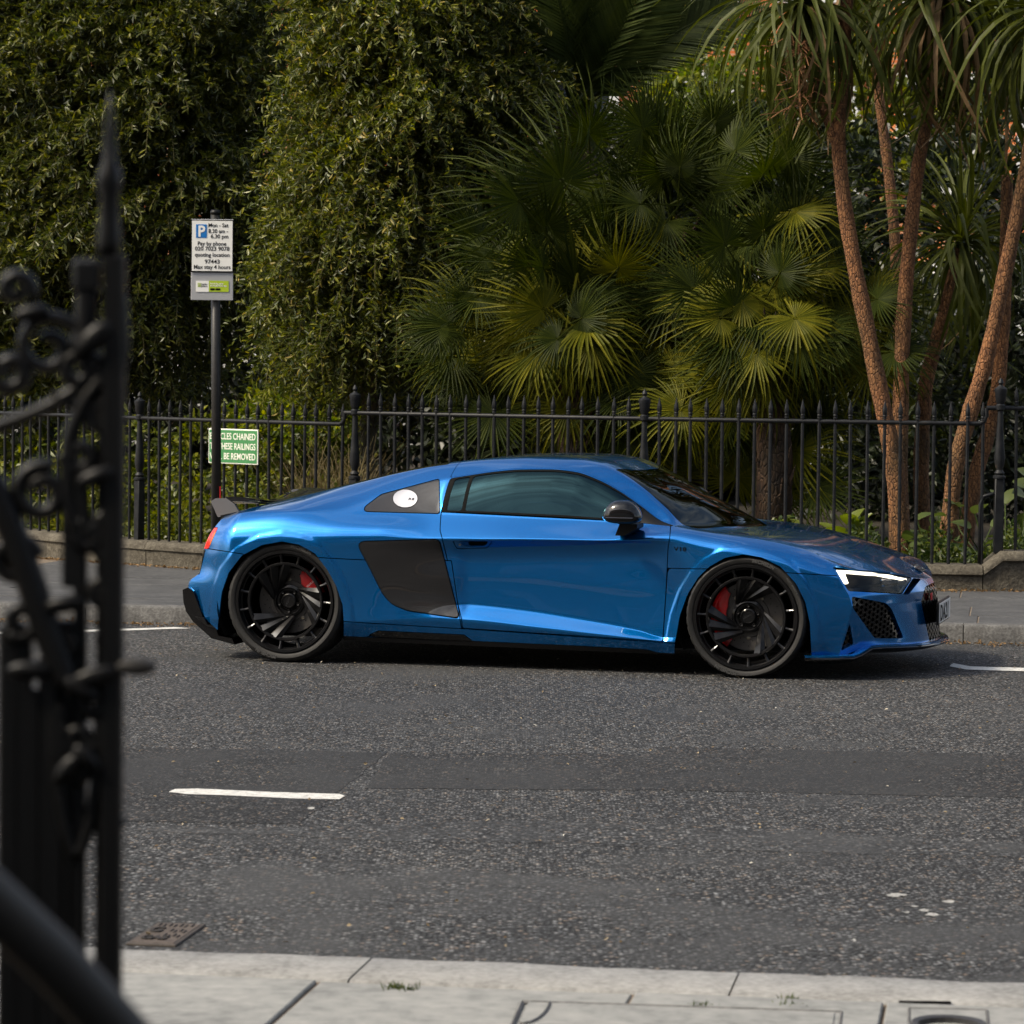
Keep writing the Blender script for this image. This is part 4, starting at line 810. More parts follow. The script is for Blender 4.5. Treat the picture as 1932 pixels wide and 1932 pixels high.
def rail_seg(s0, s1, z, ext0=None, ext1=None):
    n = max(8, int((s1 - s0) / .12)); pts = [fence_at(s0 + (s1 - s0) * k / n) + np.array([0, 0, z]) for k in range(n + 1)]
    if ext1 is not None: pts += [fence_at(s1 + .03) + np.array([0, 0, z + (ext1 - z) * .15]), fence_at(s1 + .045) + np.array([0, 0, z + (ext1 - z) * .5]), fence_at(s1 + .045) + np.array([0, 0, ext1])]
    if ext0 is not None: pts = [fence_at(s0 - .045) + np.array([0, 0, ext0]), fence_at(s0 - .045) + np.array([0, 0, z + (ext0 - z) * .5]), fence_at(s0 - .03) + np.array([0, 0, z + (ext0 - z) * .15])] + pts
    V = []; F = []; pts = np.array(pts)
    MB().tube([rel(p) for p in pts], .0165, 8, True).build('rail', RAILIRON, rail_t, angle=50)
rail_seg(s_of(2250), SD_ + .10, 1.39); rail_seg(SD_ + .145, SB + .10, 1.278, ext0=1.39); rail_seg(SB + .145, s_of(-300), 1.19, ext0=1.278)
sp = fence_at(SD_ + .13); MB().tube([rel((sp[0], sp[1], .28)), rel((sp[0], sp[1], .70)), rel((sp[0] + .02, sp[1], .76)), rel((*fence_at(SD_)[:2], .79))], .014, 7).build('brace', RAILIRON, rail_t, smooth=True)
# plinth stones
pl_t = thing('stone_plinth', 'weathered low stone plinth under the iron railing', 'plinth', base_r)
r3 = random.Random(4); s = s_of(2250)
while s < s_of(-300) - .1:
    ln = r3.uniform(.85, 1.15); nxt = s + ln
    for brk in (SD_ + .12, SB + .12):
        if s < brk - .05 and nxt > brk: nxt = brk
    n = 6; V = []
    for k in range(n + 1):
        ss = s + .004 + (nxt - s - .008) * k / n; p = fence_at(ss); d = fence_dir(ss); nn = np.array([d[1], -d[0], 0]); nn = nn if nn[1] < 0 else -nn; zt = plinth_top(min(max(ss, s + .03), nxt - .03)); zb = zfar(p) - .08
        for o, z in ((.15, zb), (.15 + r3.uniform(-.004, .006), zt - .07), (.17 + r3.uniform(-.005, .006), zt - .062), (.168 + r3.uniform(-.004, .004), zt - .03), (.135, zt), (-.15, zt), (-.15, zb)): V.append(rel(p + nn * o + np.array([0, 0, z])))
    m = 7; F = [(i * m + j, (i + 1) * m + j, (i + 1) * m + j + 1, i * m + j + 1) for i in range(n) for j in range(m - 1)] + [tuple(range(m))[::-1], tuple(n * m + j for j in range(m))]
    MB().add(V, F).build('coping_stone', PLINTH, pl_t, angle=40); s = nxt
# garden bed behind the plinth
V = []; us = np.linspace(2250, -300, 60)
for u in us: p = fence_at(s_of(u)); V += [(p[0], p[1] + .10, .16), (p[0] * 1.0, p[1] + 6, .20), (p[0] * 1.6, 45, .2)]
o = MB().add(V, [(3 * i + j, 3 * i + j + 1, 3 * i + j + 4, 3 * i + j + 3) for i in range(59) for j in range(2)]).build('garden_ground', SOIL); tag(o, kind='structure')
# ------------------------------------------------------------------ signs
GREEN = rough_surface('green_enamel', (.035, .16, .055), (.06, .23, .085), 3, .35, .02); CREAM = pbr('cream_enamel', (.78, .78, .70), .4); POLEB = rough_surface('pole_black', (.010, .010, .010), (.022, .021, .020), 14, .4, .1)
GREY = pbr('sign_backing_grey', (.42, .43, .44), .4, metal=.3); SIGNW = pbr('sign_white', (.78, .78, .74), .4); BLUE = pbr('sign_blue', (.01, .16, .48), .4); LIME = pbr('lime_green', (.36, .48, .02), .5); RED = pbr('red_paint', (.45, .01, .01), .5)
def parking_sign():
    Y = 24.8; P = lambda x, y: at(x, y, Y); c = P(400.5, 490); base = np.array([P(409, 900)[0], Y, .05])
    t = thing('parking_sign', 'white parking sign with blue P on a black pole at the kerb', 'sign', base); R = lambda p: np.array(p) - base
    top = P(405, 404); MB().tube([(0, .06, 0), R((top[0], Y + .06, top[2]))], .0365, 16).build('pole', POLEB, t, smooth=True)
    MB().lathe([(.039, 0), (.039, .02), (.03, .035)], 16, R((top[0], Y + .06, top[2]))).build('pole_cap', SATBLK, t, smooth=True)
    def plate(name, x0, y0, x1, y1, mat, y, th=.004, par=t, bev=.0): a, b = R(P(x0, y1)), R(P(x1, y0)); return MB().box(((a[0] + b[0]) / 2, y, (a[2] + b[2]) / 2), (b[0] - a[0], th, b[2] - a[2]), bev=bev).build(name, mat, par)
    plate('backing_plate', 360, 414, 440.5, 566, GREY, 0.008, .006, bev=.003); f = plate('sign_face', 360, 415, 441, 513.5, BLACKPRINT, -.002, .006, bev=.003); f2 = plate('white_panel', 362, 417, 439, 511, SIGNW, -.0055, .004)
    plate('blue_square', 370, 423.5, 390.5, 448.5, BLUE, -.008, .003)
    def line(txt, x0, x1, ybase, h, mat=BLACKPRINT, y=-.0085, par=t, bold=.0):
        me = text_mesh('lettering', txt, 1.0, mat, .0005, 'LEFT', bold); v = np.zeros(len(me.vertices) * 3, np.float32); me.vertices.foreach_get('co', v); v = v.reshape(-1, 3)
        w = np.ptp(v[:, 0]); a, b = R(P(x0, ybase)), R(P(x1, ybase)); k = (b[0] - a[0]) / w; hh = R(P(x0, ybase - h))[2] - a[2]
        inst('lettering', me, par, (a[0] - v[:, 0].min() * k, y, a[2]), (math.pi / 2, 0, 0), (k, hh / .69, 1))
    line('P', 374.5, 387.5, 446, 20, SIGNW, -.0105, bold=.03)
    for txt, x0, x1, yb in (('Mon - Sat', 393.5, 431, 428.5), ('8.30 am -', 393.5, 430.5, 439.5), ('6.30 pm', 398, 431, 449.5), ('Pay by phone', 373.5, 427, 463), ('020 7023 9078', 368, 433, 472.5), ('quoting location', 368, 433, 484), ('97443', 386.5, 414.5, 497), ('Max stay 4 hours', 366, 435, 507)): line(txt, x0, x1, yb, 7.4, bold=.012)
    plate('app_label', 369.5, 530, 394, 550.5, SIGNW, .003, .003); plate('app_label', 394, 530, 431.5, 550.5, LIME, .003, .003)
    for i in range(9): x, y = 373 + (i % 3) * 2.3, 534 + (i // 3) * 2.6; plate('dot', x, y, x + 1.6, y + 1.8, LIME, .001, .002)
    line('payby', 380, 391, 537.5, 3.6, BLACKPRINT, .001); line('phone', 380, 391, 541.5, 3.6, BLACKPRINT, .001)
    line('Park & Pay using', 396.5, 421, 536.5, 3.0, SIGNW, .001, bold=.02); line('the PayByPhone app', 396.5, 427.5, 540.5, 3.0, SIGNW, .001, bold=.02); plate('store_button', 396.5, 544, 405, 547.5, BLACKPRINT, .001, .002); plate('store_button', 406.5, 544, 415.5, 547.5, BLACKPRINT, .001, .002)
    a = R(P(414.5, 960)); MB().box((a[0], .022, R(P(414, 945))[2]), (.008, .004, .22)).build('paint_drip', RED, t)
parking_sign()
def railing_sign():
    s0 = (s_of(398) + s_of(491)) / 2; p = fence_at(s0); d = fence_dir(s0); ang = math.atan2(-d[1], -d[0]); nn = np.array([d[1], -d[0], 0]); nn = nn if nn[1] < 0 else -nn
    ce = p + nn * .03; ztop, zbot = at(490, 810, ce[1])[2], at(490, 876, ce[1])[2]; h = ztop - zbot; W = abs(s_of(491) - s_of(398)); base = np.array([ce[0], ce[1], zbot])
    t = thing('notice_sign', 'green enamel notice with white letters wired to the railing', 'sign', base, ang); face = -1 if (np.array([math.sin(ang), -math.cos(ang)]) @ nn[:2]) > 0 else 1
    MB().box((0, 0, h / 2), (W, .010, h), bev=.003).build('border', CREAM, t); MB().box((0, face * .004, h / 2), (W - .018, .006, h - .018), bev=.001).build('enamel_plate', GREEN, t)
    for row, txt in enumerate(('BICYCLES CHAINED', 'TO THESE RAILINGS', 'WILL BE REMOVED')):
        me = text_mesh('lettering', txt, 1.0, CREAM, .0006, 'RIGHT', .008); v = np.zeros(len(me.vertices) * 3, np.float32); me.vertices.foreach_get('co', v); w = np.ptp(v.reshape(-1, 3)[:, 0])
        inst('lettering', me, t, (W * .46, face * .0085, h * (.70 - .285 * row)), (math.pi / 2, 0, 0), (W * .92 / w, .072, 1))
railing_sign()
# ------------------------------------------------------------------ vegetation
def leaf_mat(name, stops, trans=.35, rough=.42, spec=.5, noise=0.0):
    m, t, b = new_mat(name); out = t.nodes['Material Output']; gm = t.nodes.new('ShaderNodeNewGeometry')
    r = ramp(t, gm.outputs['Random Per Island'], stops); L(t, r.outputs[0], b.inputs['Base Color']); b.inputs['Roughness'].default_value = rough; b.inputs['Specular IOR Level'].default_value = spec
    tr = N(t, 'ShaderNodeBsdfTranslucent'); hs = N(t, 'ShaderNodeHueSaturation', Saturation=1.15, Value=1.3); L(t, r.outputs[0], hs.inputs['Color']); L(t, hs.outputs[0], tr.inputs[0])
    mx = N(t, 'ShaderNodeMixShader'); mx.inputs[0].default_value = trans; L(t, b.outputs[0], mx.inputs[1]); L(t, tr.outputs[0], mx.inputs[2]); L(t, mx.outputs[0], out.inputs[0]); return m
OLIVE = leaf_mat('olive_leaf', [(0, (.028, .042, .008)), (.45, (.074, .092, .014)), (.78, (.140, .152, .020)), (.93, (.25, .25, .03)), (1, (.30, .22, .05))])
OLIVE2 = leaf_mat('olive_leaf_dark', [(0, (.022, .034, .008)), (.5, (.060, .075, .012)), (.85, (.12, .13, .018)), (1, (.24, .23, .035))])
BROAD = leaf_mat('broad_leaf', [(0, (.045, .065, .008)), (.5, (.11, .135, .014)), (1, (.22, .22, .025))], .4)
BRIGHT = leaf_mat('sunny_leaf', [(0, (.05, .08, .012)), (.5, (.12, .16, .02)), (1, (.26, .26, .03))], .5)
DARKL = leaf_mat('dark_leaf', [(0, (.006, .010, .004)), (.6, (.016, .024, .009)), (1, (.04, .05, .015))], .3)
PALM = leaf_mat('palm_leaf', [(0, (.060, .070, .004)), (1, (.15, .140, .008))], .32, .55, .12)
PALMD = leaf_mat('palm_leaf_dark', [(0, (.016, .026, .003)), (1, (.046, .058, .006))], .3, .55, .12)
CORD = leaf_mat('cordyline_leaf', [(0, (.034, .048, .007)), (1, (.080, .090, .014))], .3, .5, .2)
DRY = leaf_mat('dry_leaf', [(0, (.10, .06, .025)), (1, (.26, .16, .07))], .2, .8)
GRASSD = leaf_mat('dry_grass', [(0, (.10, .075, .03)), (1, (.24, .19, .08))], .3, .7)
COVER = leaf_mat('ground_cover', [(0, (.02, .04, .008)), (.6, (.06, .09, .016)), (1, (.13, .15, .025))], .35)
PHX = leaf_mat('date_palm_leaf', [(0, (.026, .040, .010)), (1, (.060, .078, .018))], .3, .55, .12)
def bark_mat(name, c1, c2, c3, sc):
    m, t, b = new_mat(name); co = coords(t, (1, 1, .45)); v = N(t, 'ShaderNodeTexVoronoi', Scale=sc, feature='DISTANCE_TO_EDGE'); L(t, co, v.inputs['Vector']); n = N(t, 'ShaderNodeTexNoise', Scale=sc * .6, Detail=6.0); L(t, co, n.inputs[0])
    a = ramp(t, n.outputs[0], [(.3, c1), (.65, c2)]); e = ramp(t, v.outputs[0], [(.0, c3), (.09, (1, 1, 1))]); mu = N(t, 'ShaderNodeMixRGB', blend_type='MULTIPLY'); mu.inputs[0].default_value = 1; L(t, a.outputs[0], mu.inputs[1]); L(t, e.outputs[0], mu.inputs[2]); lg = N(t, 'ShaderNodeTexNoise', Scale=3.5, Detail=5.0); L(t, co, lg.inputs[0]); lr = ramp(t, lg.outputs[0], [(.36, (.55, .62, .55)), (.6, (1.15, 1.05, 1.0))]); m2 = N(t, 'ShaderNodeMixRGB', blend_type='MULTIPLY'); m2.inputs[0].default_value = 1; L(t, mu.outputs[0], m2.inputs[1]); L(t, lr.outputs[0], m2.inputs[2]); L(t, m2.outputs[0], b.inputs['Base Color'])
    b.inputs['Roughness'].default_value = .9; mn = N(t, 'ShaderNodeMath', operation='MINIMUM'); L(t, v.outputs[0], mn.inputs[0]); mn.inputs[1].default_value = .15; ad = N(t, 'ShaderNodeMath', operation='MULTIPLY_ADD'); L(t, n.outputs[0], ad.inputs[0]); ad.inputs[1].default_value = .15; L(t, mn.outputs[0], ad.inputs[2]); bump(t, ad.outputs[0], b, 1.0, .06); return m
BARK = bark_mat('cordyline_bark', (.105, .047, .018), (.25, .120, .047), (.40, .36, .32), 48.0); BARKD = bark_mat('tree_bark', (.05, .04, .025), (.17, .14, .10), (.4, .35, .3), 16.0); HAIRY = bark_mat('palm_trunk_fibre', (.025, .012, .006), (.085, .045, .022), (.3, .25, .2), 30.0)
def unit(v): return v / (np.linalg.norm(v, axis=-1, keepdims=True) + 1e-9)
def leaves(name, P, Dv, Lh, Wd, mat, fold=.25, up=None, quads=2):
    "one lens-shaped folded leaf per point: P base, Dv direction, Lh length, Wd width"
    n = len(P); Dv = unit(Dv); rnv = rng.normal(size=(n, 3)) if up is None else up + rng.normal(0, .45, (n, 3)); S = unit(np.cross(Dv, rnv)); U = np.cross(S, Dv); Lh = Lh[:, None]; Wd = Wd[:, None]
    prof = ((.33, .85), (.68, .80)); V = np.empty((n, 6, 3)); V[:, 0] = P; V[:, 3] = P + Dv * Lh - U * Lh * .06
    for k, (a, w) in enumerate(prof): V[:, 5 - k] = P + Dv * Lh * a - S * Wd * w * .5 + U * Wd * fold; V[:, 1 + k] = P + Dv * Lh * a + S * Wd * w * .5 + U * Wd * fold
    i = np.arange(n)[:, None] * 6; F = np.concatenate([i + np.array([[0, 1, 2, 3]]), i + np.array([[0, 3, 4, 5]])]); return np_mesh(name, V.reshape(-1, 3), F, mat)
def in_poly(poly, n):
    poly = np.array(poly, float); lo, hi = poly.min(0), poly.max(0); out = []
    while sum(map(len, out)) < n: q = rng.uniform(lo, hi, (n * 2, 2)); out.append(q[sdf(poly, q) < 0])
    return np.concatenate(out)[:n]
def px_world(q, Y):
    d = _FW + _RT * ((q[:, :1] - 966) / F_PX) + _UP * ((966 - q[:, 1:2]) / F_PX); return np.array([0, 0, CAM_H]) + d * (Y / d[:, 1])[:, None]
def crown(poly, Zc, depth, ntw, nlf, leaf, wid, mat, droop=.6, tw_len=(.22, .5), stems=True, front=.55, name='crown', clump=0.0):
    "crown volume: twigs start through a bulging volume behind the given outline, hang outward and down, leaves alternate along them"
    poly = np.array(poly, float); q = in_poly(poly, ntw)
    if clump:
        c = in_poly(poly, max(6, int(ntw / 60))); k = rng.integers(0, len(c), ntw); q = q * (1 - clump) + (c[k] + rng.normal(0, 18, (ntw, 2))) * clump
    d = np.clip(-sdf(poly, q), 0, None); dm = max(d.max(), 1e-6); h = depth * np.sqrt(np.clip(d / dm, .02, 1)); lump = .25 * np.sin(q[:, 0] / 41 + 1.3) * np.cos(q[:, 1] / 53) + .2 * np.sin(q[:, 1] / 29 + q[:, 0] / 77)
    f = rng.beta(1.0, 1.0 / front * .9, ntw); Y = Zc - h * (1 - 2 * f) + lump * depth * .5; P = px_world(q, Y); cen = px_world(poly.mean(0)[None], np.array([Zc]))[0]
    out = unit(P - cen) * np.array([1, 1.2, .6]); D0 = unit(out + rng.normal(0, .55, (ntw, 3)) + np.array([0, -.35, .15])); ln = rng.uniform(*tw_len, ntw); t = np.linspace(.05, 1, nlf)
    TP = P[:, None] + D0[:, None] * (ln[:, None] * t)[..., None] + np.array([0, 0, -1.0]) * (droop * ln[:, None] * t ** 2)[..., None]
    TD = unit(D0[:, None] + np.array([0, 0, -1.0]) * (2 * droop * t)[None, :, None]); sd_ = unit(np.cross(TD, rng.normal(size=TD.shape))); LD = unit(TD * .75 + sd_ * .8 + np.array([0, 0, .1]))
    n = ntw * nlf; me = leaves(name, TP.reshape(-1, 3), LD.reshape(-1, 3), rng.uniform(.65, 1.15, n) * leaf, rng.uniform(.7, 1.2, n) * wid, mat)
    sm_ = None
    if stems:
        k = rng.permutation(ntw)[:int(ntw * .6)]; A = P[k]; ts = np.array([0, .4, .75, 1.0]); C = A[:, None] + D0[k][:, None] * (ln[k][:, None] * ts)[..., None] + np.array([0, 0, -1.0]) * (droop * ln[k][:, None] * ts ** 2)[..., None]; r = .0030
        offs = np.array([[r, 0, 0], [-r * .5, r * .8, 0], [-r * .5, -r * .8, 0]]); V = (C[:, :, None] + offs).reshape(-1, 3); m = len(k); base = np.arange(m)[:, None, None] * 12 + np.arange(3)[None, :, None] * 3
        F = np.concatenate([base + np.array([a, (a + 1) % 3, (a + 1) % 3 + 3, a + 3]) for a in range(3)]).reshape(-1, 4); sm_ = np_mesh('twigs', V, F, TWIG)
    return me, sm_
TWIG = pbr('twig', (.13, .115, .05), .9, spec=.1)
def tree(name, label, cat, poly, Zc, depth, ntw, nlf, leaf, wid, mat, trunk=None, group=None, droop=.6, tw_len=(.22, .5), front=.55, stems=True, clump=0.0, tmat=None):
    b = at(*(trunk[0] if trunk else np.mean(poly, 0)), Zc); base = np.array([b[0], Zc, .15]); t = thing(name, label, cat, base, 0, group)
    me, st = crown(poly, Zc, depth, ntw, nlf, leaf, wid, mat, droop, tw_len, stems, front, clump=clump); o = inst('crown', me, t, -base); tag(o, kind='stuff')
    if st is not None: o = inst('twigs', st, t, -base); tag(o, kind='stuff')
    if trunk:
        for path in ([trunk] if not isinstance(trunk[0][0], (list, tuple)) else trunk):
            pass
        pts = [base * np.array([1, 1, 0]) + np.array([0, 0, .05])] + [at(x, y, Zc) for x, y in trunk]; r = np.linspace(.12, .05, len(pts)); MB().tube([p - base for p in pts], r, 10).build('trunk', tmat or BARKD, t, smooth=True)
        top = pts[-1] - base
        for k in range(5): e = top + np.array([rng.uniform(-.7, .7), rng.uniform(-.5, .4), rng.uniform(.4, 1.2)]); MB().tube([pts[-2] - base, top, (top + e) / 2 + rng.normal(0, .08, 3), e], [.05, .04, .028, .012], 7).build('limb', tmat or BARKD, t, smooth=True)
    return t
polyB = [(545,-160),(575,60),(545,110),(575,200),(530,320),(512,430),(485,560),(490,650),(545,745),(640,770),(720,700),(780,735),(840,650),(930,610),(965,520),(950,380),(1000,230),(1085,175),(990,120),(955,20),(960,-160)]
polyA = [(-120,-200),(520,-200),(590,60),(560,330),(560,560),(520,660),(430,640),(380,760),(230,770),(120,700),(-120,720)]
tree('olive_tree', 'large drooping olive tree with narrow leaves behind the stepped railing', 'tree', polyB, 27.6, .95, 6200, 20, .072, .021, OLIVE, [(690,930),(685,860),(700,780),(690,700),(720,560)], None, .55, (.2, .5), .55, True, .18)
tree('olive_tree', 'dense olive tree at the left edge behind the parking sign', 'tree', polyA, 30.6, 1.2, 7200, 20, .082, .024, OLIVE2, [(205,900),(205,820),(220,700),(250,560)], None, .55, (.2, .5), .55, True, .18)
# broad shrubs behind the railing
tree('leafy_shrub', 'yellow-green leafy shrub behind the railing left of the sign pole', 'shrub', [(150,800),(245,800),(330,830),(400,800),(470,860),(560,905),(640,930),(640,1080),(150,1060)], 28.6, .5, 620, 10, .085, .045, BROAD, None, 'shrubs behind the railing', .3, (.15, .35), stems=False)
tree('leafy_shrub', 'bright broad-leaved shrub at the left edge above the railing', 'shrub', [(-120,600),(60,590),(130,640),(150,760),(140,1000),(-120,1000)], 30.6, .5, 420, 10, .12, .06, BROAD, None, 'shrubs behind the railing', .3, (.15, .35), stems=False)
tree('leafy_shrub', 'sunlit yellow-green bush far behind the stepped railing', 'shrub', [(450,770),(520,745),(600,755),(660,780),(650,900),(440,900)], 34, .6, 420, 10, .10, .05, BRIGHT, None, 'shrubs behind the railing', .3, (.15, .35), stems=False)
def grass_tuft(label, u0, u1, y0, y1, Y, n, mat):
    b = at((u0 + u1) / 2, y1, Y); base = np.array([b[0], Y, .18]); t = thing('grass_clump', label, 'grass', base)
    q = np.stack([rng.uniform(u0, u1, n), np.full(n, y1)], 1); P = px_world(q, np.full(n, Y) + rng.normal(0, .15, n)); P[:, 2] = .18; H = (at(u0, y0, Y)[2] - .18); D0 = unit(np.stack([rng.normal(0, .25, n), rng.normal(0, .25, n), np.ones(n)], 1)); hh = rng.uniform(.5, 1, n) * H; V = []; 
    ts = np.linspace(0, 1, 5); C = P[:, None] + D0[:, None] * (hh[:, None] * ts)[..., None] + np.stack([rng.normal(0, .25, n), rng.normal(0, .2, n), -np.abs(rng.normal(0, .2, n))], 1)[:, None] * (ts ** 2.2)[None, :, None] * H * .8
    w = .006 * (1 - ts * .8); V = np.stack([C - np.array([1, 0, 0]) * w[None, :, None], C + np.array([1, 0, 0]) * w[None, :, None]], 2).reshape(-1, 3); i = np.arange(n)[:, None, None] * 10 + np.arange(4)[None, :, None] * 2; F = (i + np.array([0, 1, 3, 2])).reshape(-1, 4)
    o = inst('blades', np_mesh('blades', V, F, mat), t, -base); tag(o, kind='stuff')
grass_tuft('dry straw-coloured grass clump behind the stepped railing', 560, 690, 800, 930, 26.2, 420, GRASSD)
# background trees that close the view
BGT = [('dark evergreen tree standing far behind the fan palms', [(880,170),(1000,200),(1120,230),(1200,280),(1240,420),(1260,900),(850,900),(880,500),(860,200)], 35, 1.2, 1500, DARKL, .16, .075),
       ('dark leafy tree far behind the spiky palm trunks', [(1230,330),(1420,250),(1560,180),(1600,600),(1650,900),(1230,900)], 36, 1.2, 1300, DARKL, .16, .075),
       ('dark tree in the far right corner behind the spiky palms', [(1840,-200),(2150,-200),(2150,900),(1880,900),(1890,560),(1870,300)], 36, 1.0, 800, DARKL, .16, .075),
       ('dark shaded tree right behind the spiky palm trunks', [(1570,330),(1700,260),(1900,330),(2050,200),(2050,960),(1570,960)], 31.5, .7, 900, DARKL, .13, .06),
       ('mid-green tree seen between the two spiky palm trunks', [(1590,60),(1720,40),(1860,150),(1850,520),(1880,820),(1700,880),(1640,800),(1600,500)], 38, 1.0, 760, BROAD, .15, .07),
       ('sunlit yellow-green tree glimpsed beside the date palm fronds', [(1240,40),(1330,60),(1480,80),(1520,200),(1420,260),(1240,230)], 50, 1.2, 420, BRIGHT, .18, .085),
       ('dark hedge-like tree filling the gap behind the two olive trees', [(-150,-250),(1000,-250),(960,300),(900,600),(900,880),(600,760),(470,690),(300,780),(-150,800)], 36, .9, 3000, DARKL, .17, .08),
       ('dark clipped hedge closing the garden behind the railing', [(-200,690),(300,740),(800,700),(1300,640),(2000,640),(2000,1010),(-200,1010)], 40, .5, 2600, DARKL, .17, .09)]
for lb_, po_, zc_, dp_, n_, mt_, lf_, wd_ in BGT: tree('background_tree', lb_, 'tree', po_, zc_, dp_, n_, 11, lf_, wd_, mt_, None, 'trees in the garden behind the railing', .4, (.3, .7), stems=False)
# ---- fan palms
def fan_mesh(seed, nseg=34, R=.56, spread=300, drop=.25, pet=.55, mat=PALM):
    r2 = random.Random(seed); V = []; F = []
    for k in range(nseg):
        a = math.radians(-spread / 2 + spread * (k + .5) / nseg); da = math.radians(spread / nseg) * .5; RR = R * (.72 + .28 * math.cos(a * .55)) * r2.uniform(.9, 1.06); ca = r2.gauss(0, .07); dr = drop * r2.uniform(.6, 1.5) * (1 + abs(a) * .15); n0 = len(V)
        rows = ((.035, 1.0, 0), (.20, 1.0, 0), (.34, .98, 0), (.60, .70, .3), (.84, .40, .68), (1.0, .05, 1.0))
        for (f, w, dd) in rows:
            r = RR * f; aa = a + ca * max(0, f - .4) * 2; wid = math.tan(da) * RR * min(f, .36) * w; z = -dr * RR * dd * dd * .9; c, s_ = math.cos(aa), math.sin(aa); fold = wid * .55
            V += [(pet + r * c + wid * s_, r * s_ - wid * c, z + fold), (pet + r * c, r * s_, z), (pet + r * c - wid * s_, r * s_ + wid * c, z + fold)]
        for i in range(5):
            b0 = n0 + i * 3; F += [(b0, b0 + 3, b0 + 4, b0 + 1), (b0 + 1, b0 + 4, b0 + 5, b0 + 2)]
    b = MB().add(V, F); b.tube([(0, 0, -.06), (pet * .5, 0, -.02), (pet + .02, 0, 0)], [.013, .010, .008], 5); return b.mesh('frond', mat)
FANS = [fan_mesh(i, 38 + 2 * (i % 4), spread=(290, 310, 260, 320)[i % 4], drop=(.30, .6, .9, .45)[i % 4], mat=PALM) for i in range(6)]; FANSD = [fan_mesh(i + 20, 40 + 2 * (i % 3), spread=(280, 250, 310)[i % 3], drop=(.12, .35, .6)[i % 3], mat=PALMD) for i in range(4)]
def basis(x, n):
    x = unit(np.array(x, float)); n = np.array(n, float); n = unit(n - x * (n @ x)); y = np.cross(n, x); return Matrix(((x[0], y[0], n[0]), (x[1], y[1], n[1]), (x[2], y[2], n[2])))
def palm(label, base_px, Z, trunk_px, fans, zr=.35):
    b = at(*base_px, Z); base = np.array([b[0], Z, .15]); t = thing('fan_palm', label, 'palm', base, 0, 'fan palms behind the railing')
    if trunk_px:
        pts = [np.array([b[0], Z, .1])] + [at(x, y, Z) for x, y in trunk_px]; MB().tube([p - base for p in pts], np.linspace(.15, .12, len(pts)), 12).build('trunk', HAIRY, t, smooth=True)
        for k in range(26):
            f = rng.uniform(.15, 1); i = f * (len(pts) - 1); i0 = min(int(i), len(pts) - 2); p = pts[i0] + (pts[i0 + 1] - pts[i0]) * (i - i0); a = rng.uniform(-2.8, -.3); d = np.array([math.cos(a), math.sin(a), .7])
            MB().tube([p - base + d * .09, p - base + d * .16 + np.array([0, 0, .05]), p - base + d * .20 + np.array([0, 0, .13])], [.02, .014, .004], 4).build('leaf_stub', HAIRY, t)
    cx_, cy_ = trunk_px[-1]; extra = []
    for k in range(58):
        a = rng.uniform(0, 2 * math.pi); r_ = rng.uniform(20, 230); x, y = cx_ + 1.1 * r_ * math.cos(a), cy_ - r_ * math.sin(a) * .95
        if y > 150: extra.append((x, y, math.degrees(math.atan2(-(y - cy_) - 40, x - cx_)), int(y > 500 and rng.random() < .5), rng.uniform(.75, 1.1)))
    extra += [(cx_ + rng.normal(0, 25), cy_ + rng.uniform(40, 130), -90 + rng.normal(0, 14), 2, .9) for k in range(1)]
    for (x, y, ang, kind, sc) in list(fans) + extra:
        A = rad(ang + rng.normal(0, 7)); d = np.array([math.cos(A), -.45 + rng.normal(0, .22), math.sin(A) * .9]); n = np.array([rng.normal(0, .22), -1.0, .55 + rng.normal(0, .25)]); d = unit(d); hub = at(x, y, Z + rng.uniform(-zr, zr)); R3 = basis(d, n); s = sc * rng.uniform(.72, 1.0)
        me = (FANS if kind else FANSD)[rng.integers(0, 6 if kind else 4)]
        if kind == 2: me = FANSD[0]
        o = inst('frond', me, t); o.matrix_local = Matrix.Translation(Vector(hub - base - d * .55 * s)) @ R3.to_4x4() @ Matrix.Scale(s, 4)
palm('fan palm with a thick fibrous trunk directly behind the car roof', (1085,930), 25.9, [(1085,830),(1080,730),(1075,650)],
     [(1065,632,-95,1,1.0),(868,672,-92,1,1.0),(957,588,-70,1,.95),(1135,640,-75,0,1.05),(1010,470,-120,1,.95),(1085,450,-75,1,.95),(930,730,-80,0,1.),(1000,560,-110,1,.9),(900,560,-130,0,1.),(1130,540,-80,0,1.),(1180,720,-100,0,1.),(980,380,130,0,1.1),(900,450,140,0,1.1),(1060,340,115,0,1.1),(1110,250,100,0,1.1),(1030,430,100,0,1.),(1150,460,70,0,1.1),(960,500,170,0,1.),(820,620,-120,0,1.),(1000,660,-60,0,1.)])
palm('broad fan palm in the middle of the clump with upright grey-green fans', (1300,930), 26.3, [(1300,840),(1290,720),(1280,560),(1275,430)],
     [(1222,655,-80,1,1.0),(1280,545,-85,1,1.0),(1190,505,-110,1,.95),(1350,690,-80,1,1.),(1305,610,-60,1,1.05),(1395,505,-75,1,1.),(1255,310,80,0,1.25),(1300,290,100,0,1.2),(1170,400,110,0,1.1),(1340,390,60,0,1.1),(1210,330,95,0,1.15),(1385,260,90,0,1.1),(1260,440,-40,1,.9),(1330,470,20,0,1.),(1230,580,-140,0,1.),(1200,620,-120,1,.95),(1390,600,-60,1,1.),(1330,850,60,1,1.1),(1290,900,120,1,1.),(1240,880,60,0,1.),(1180,830,-60,0,1.),(1120,800,80,0,.9),(980,800,90,0,.9),(1060,850,60,0,.9),(1390,900,80,1,1.05)], .45)
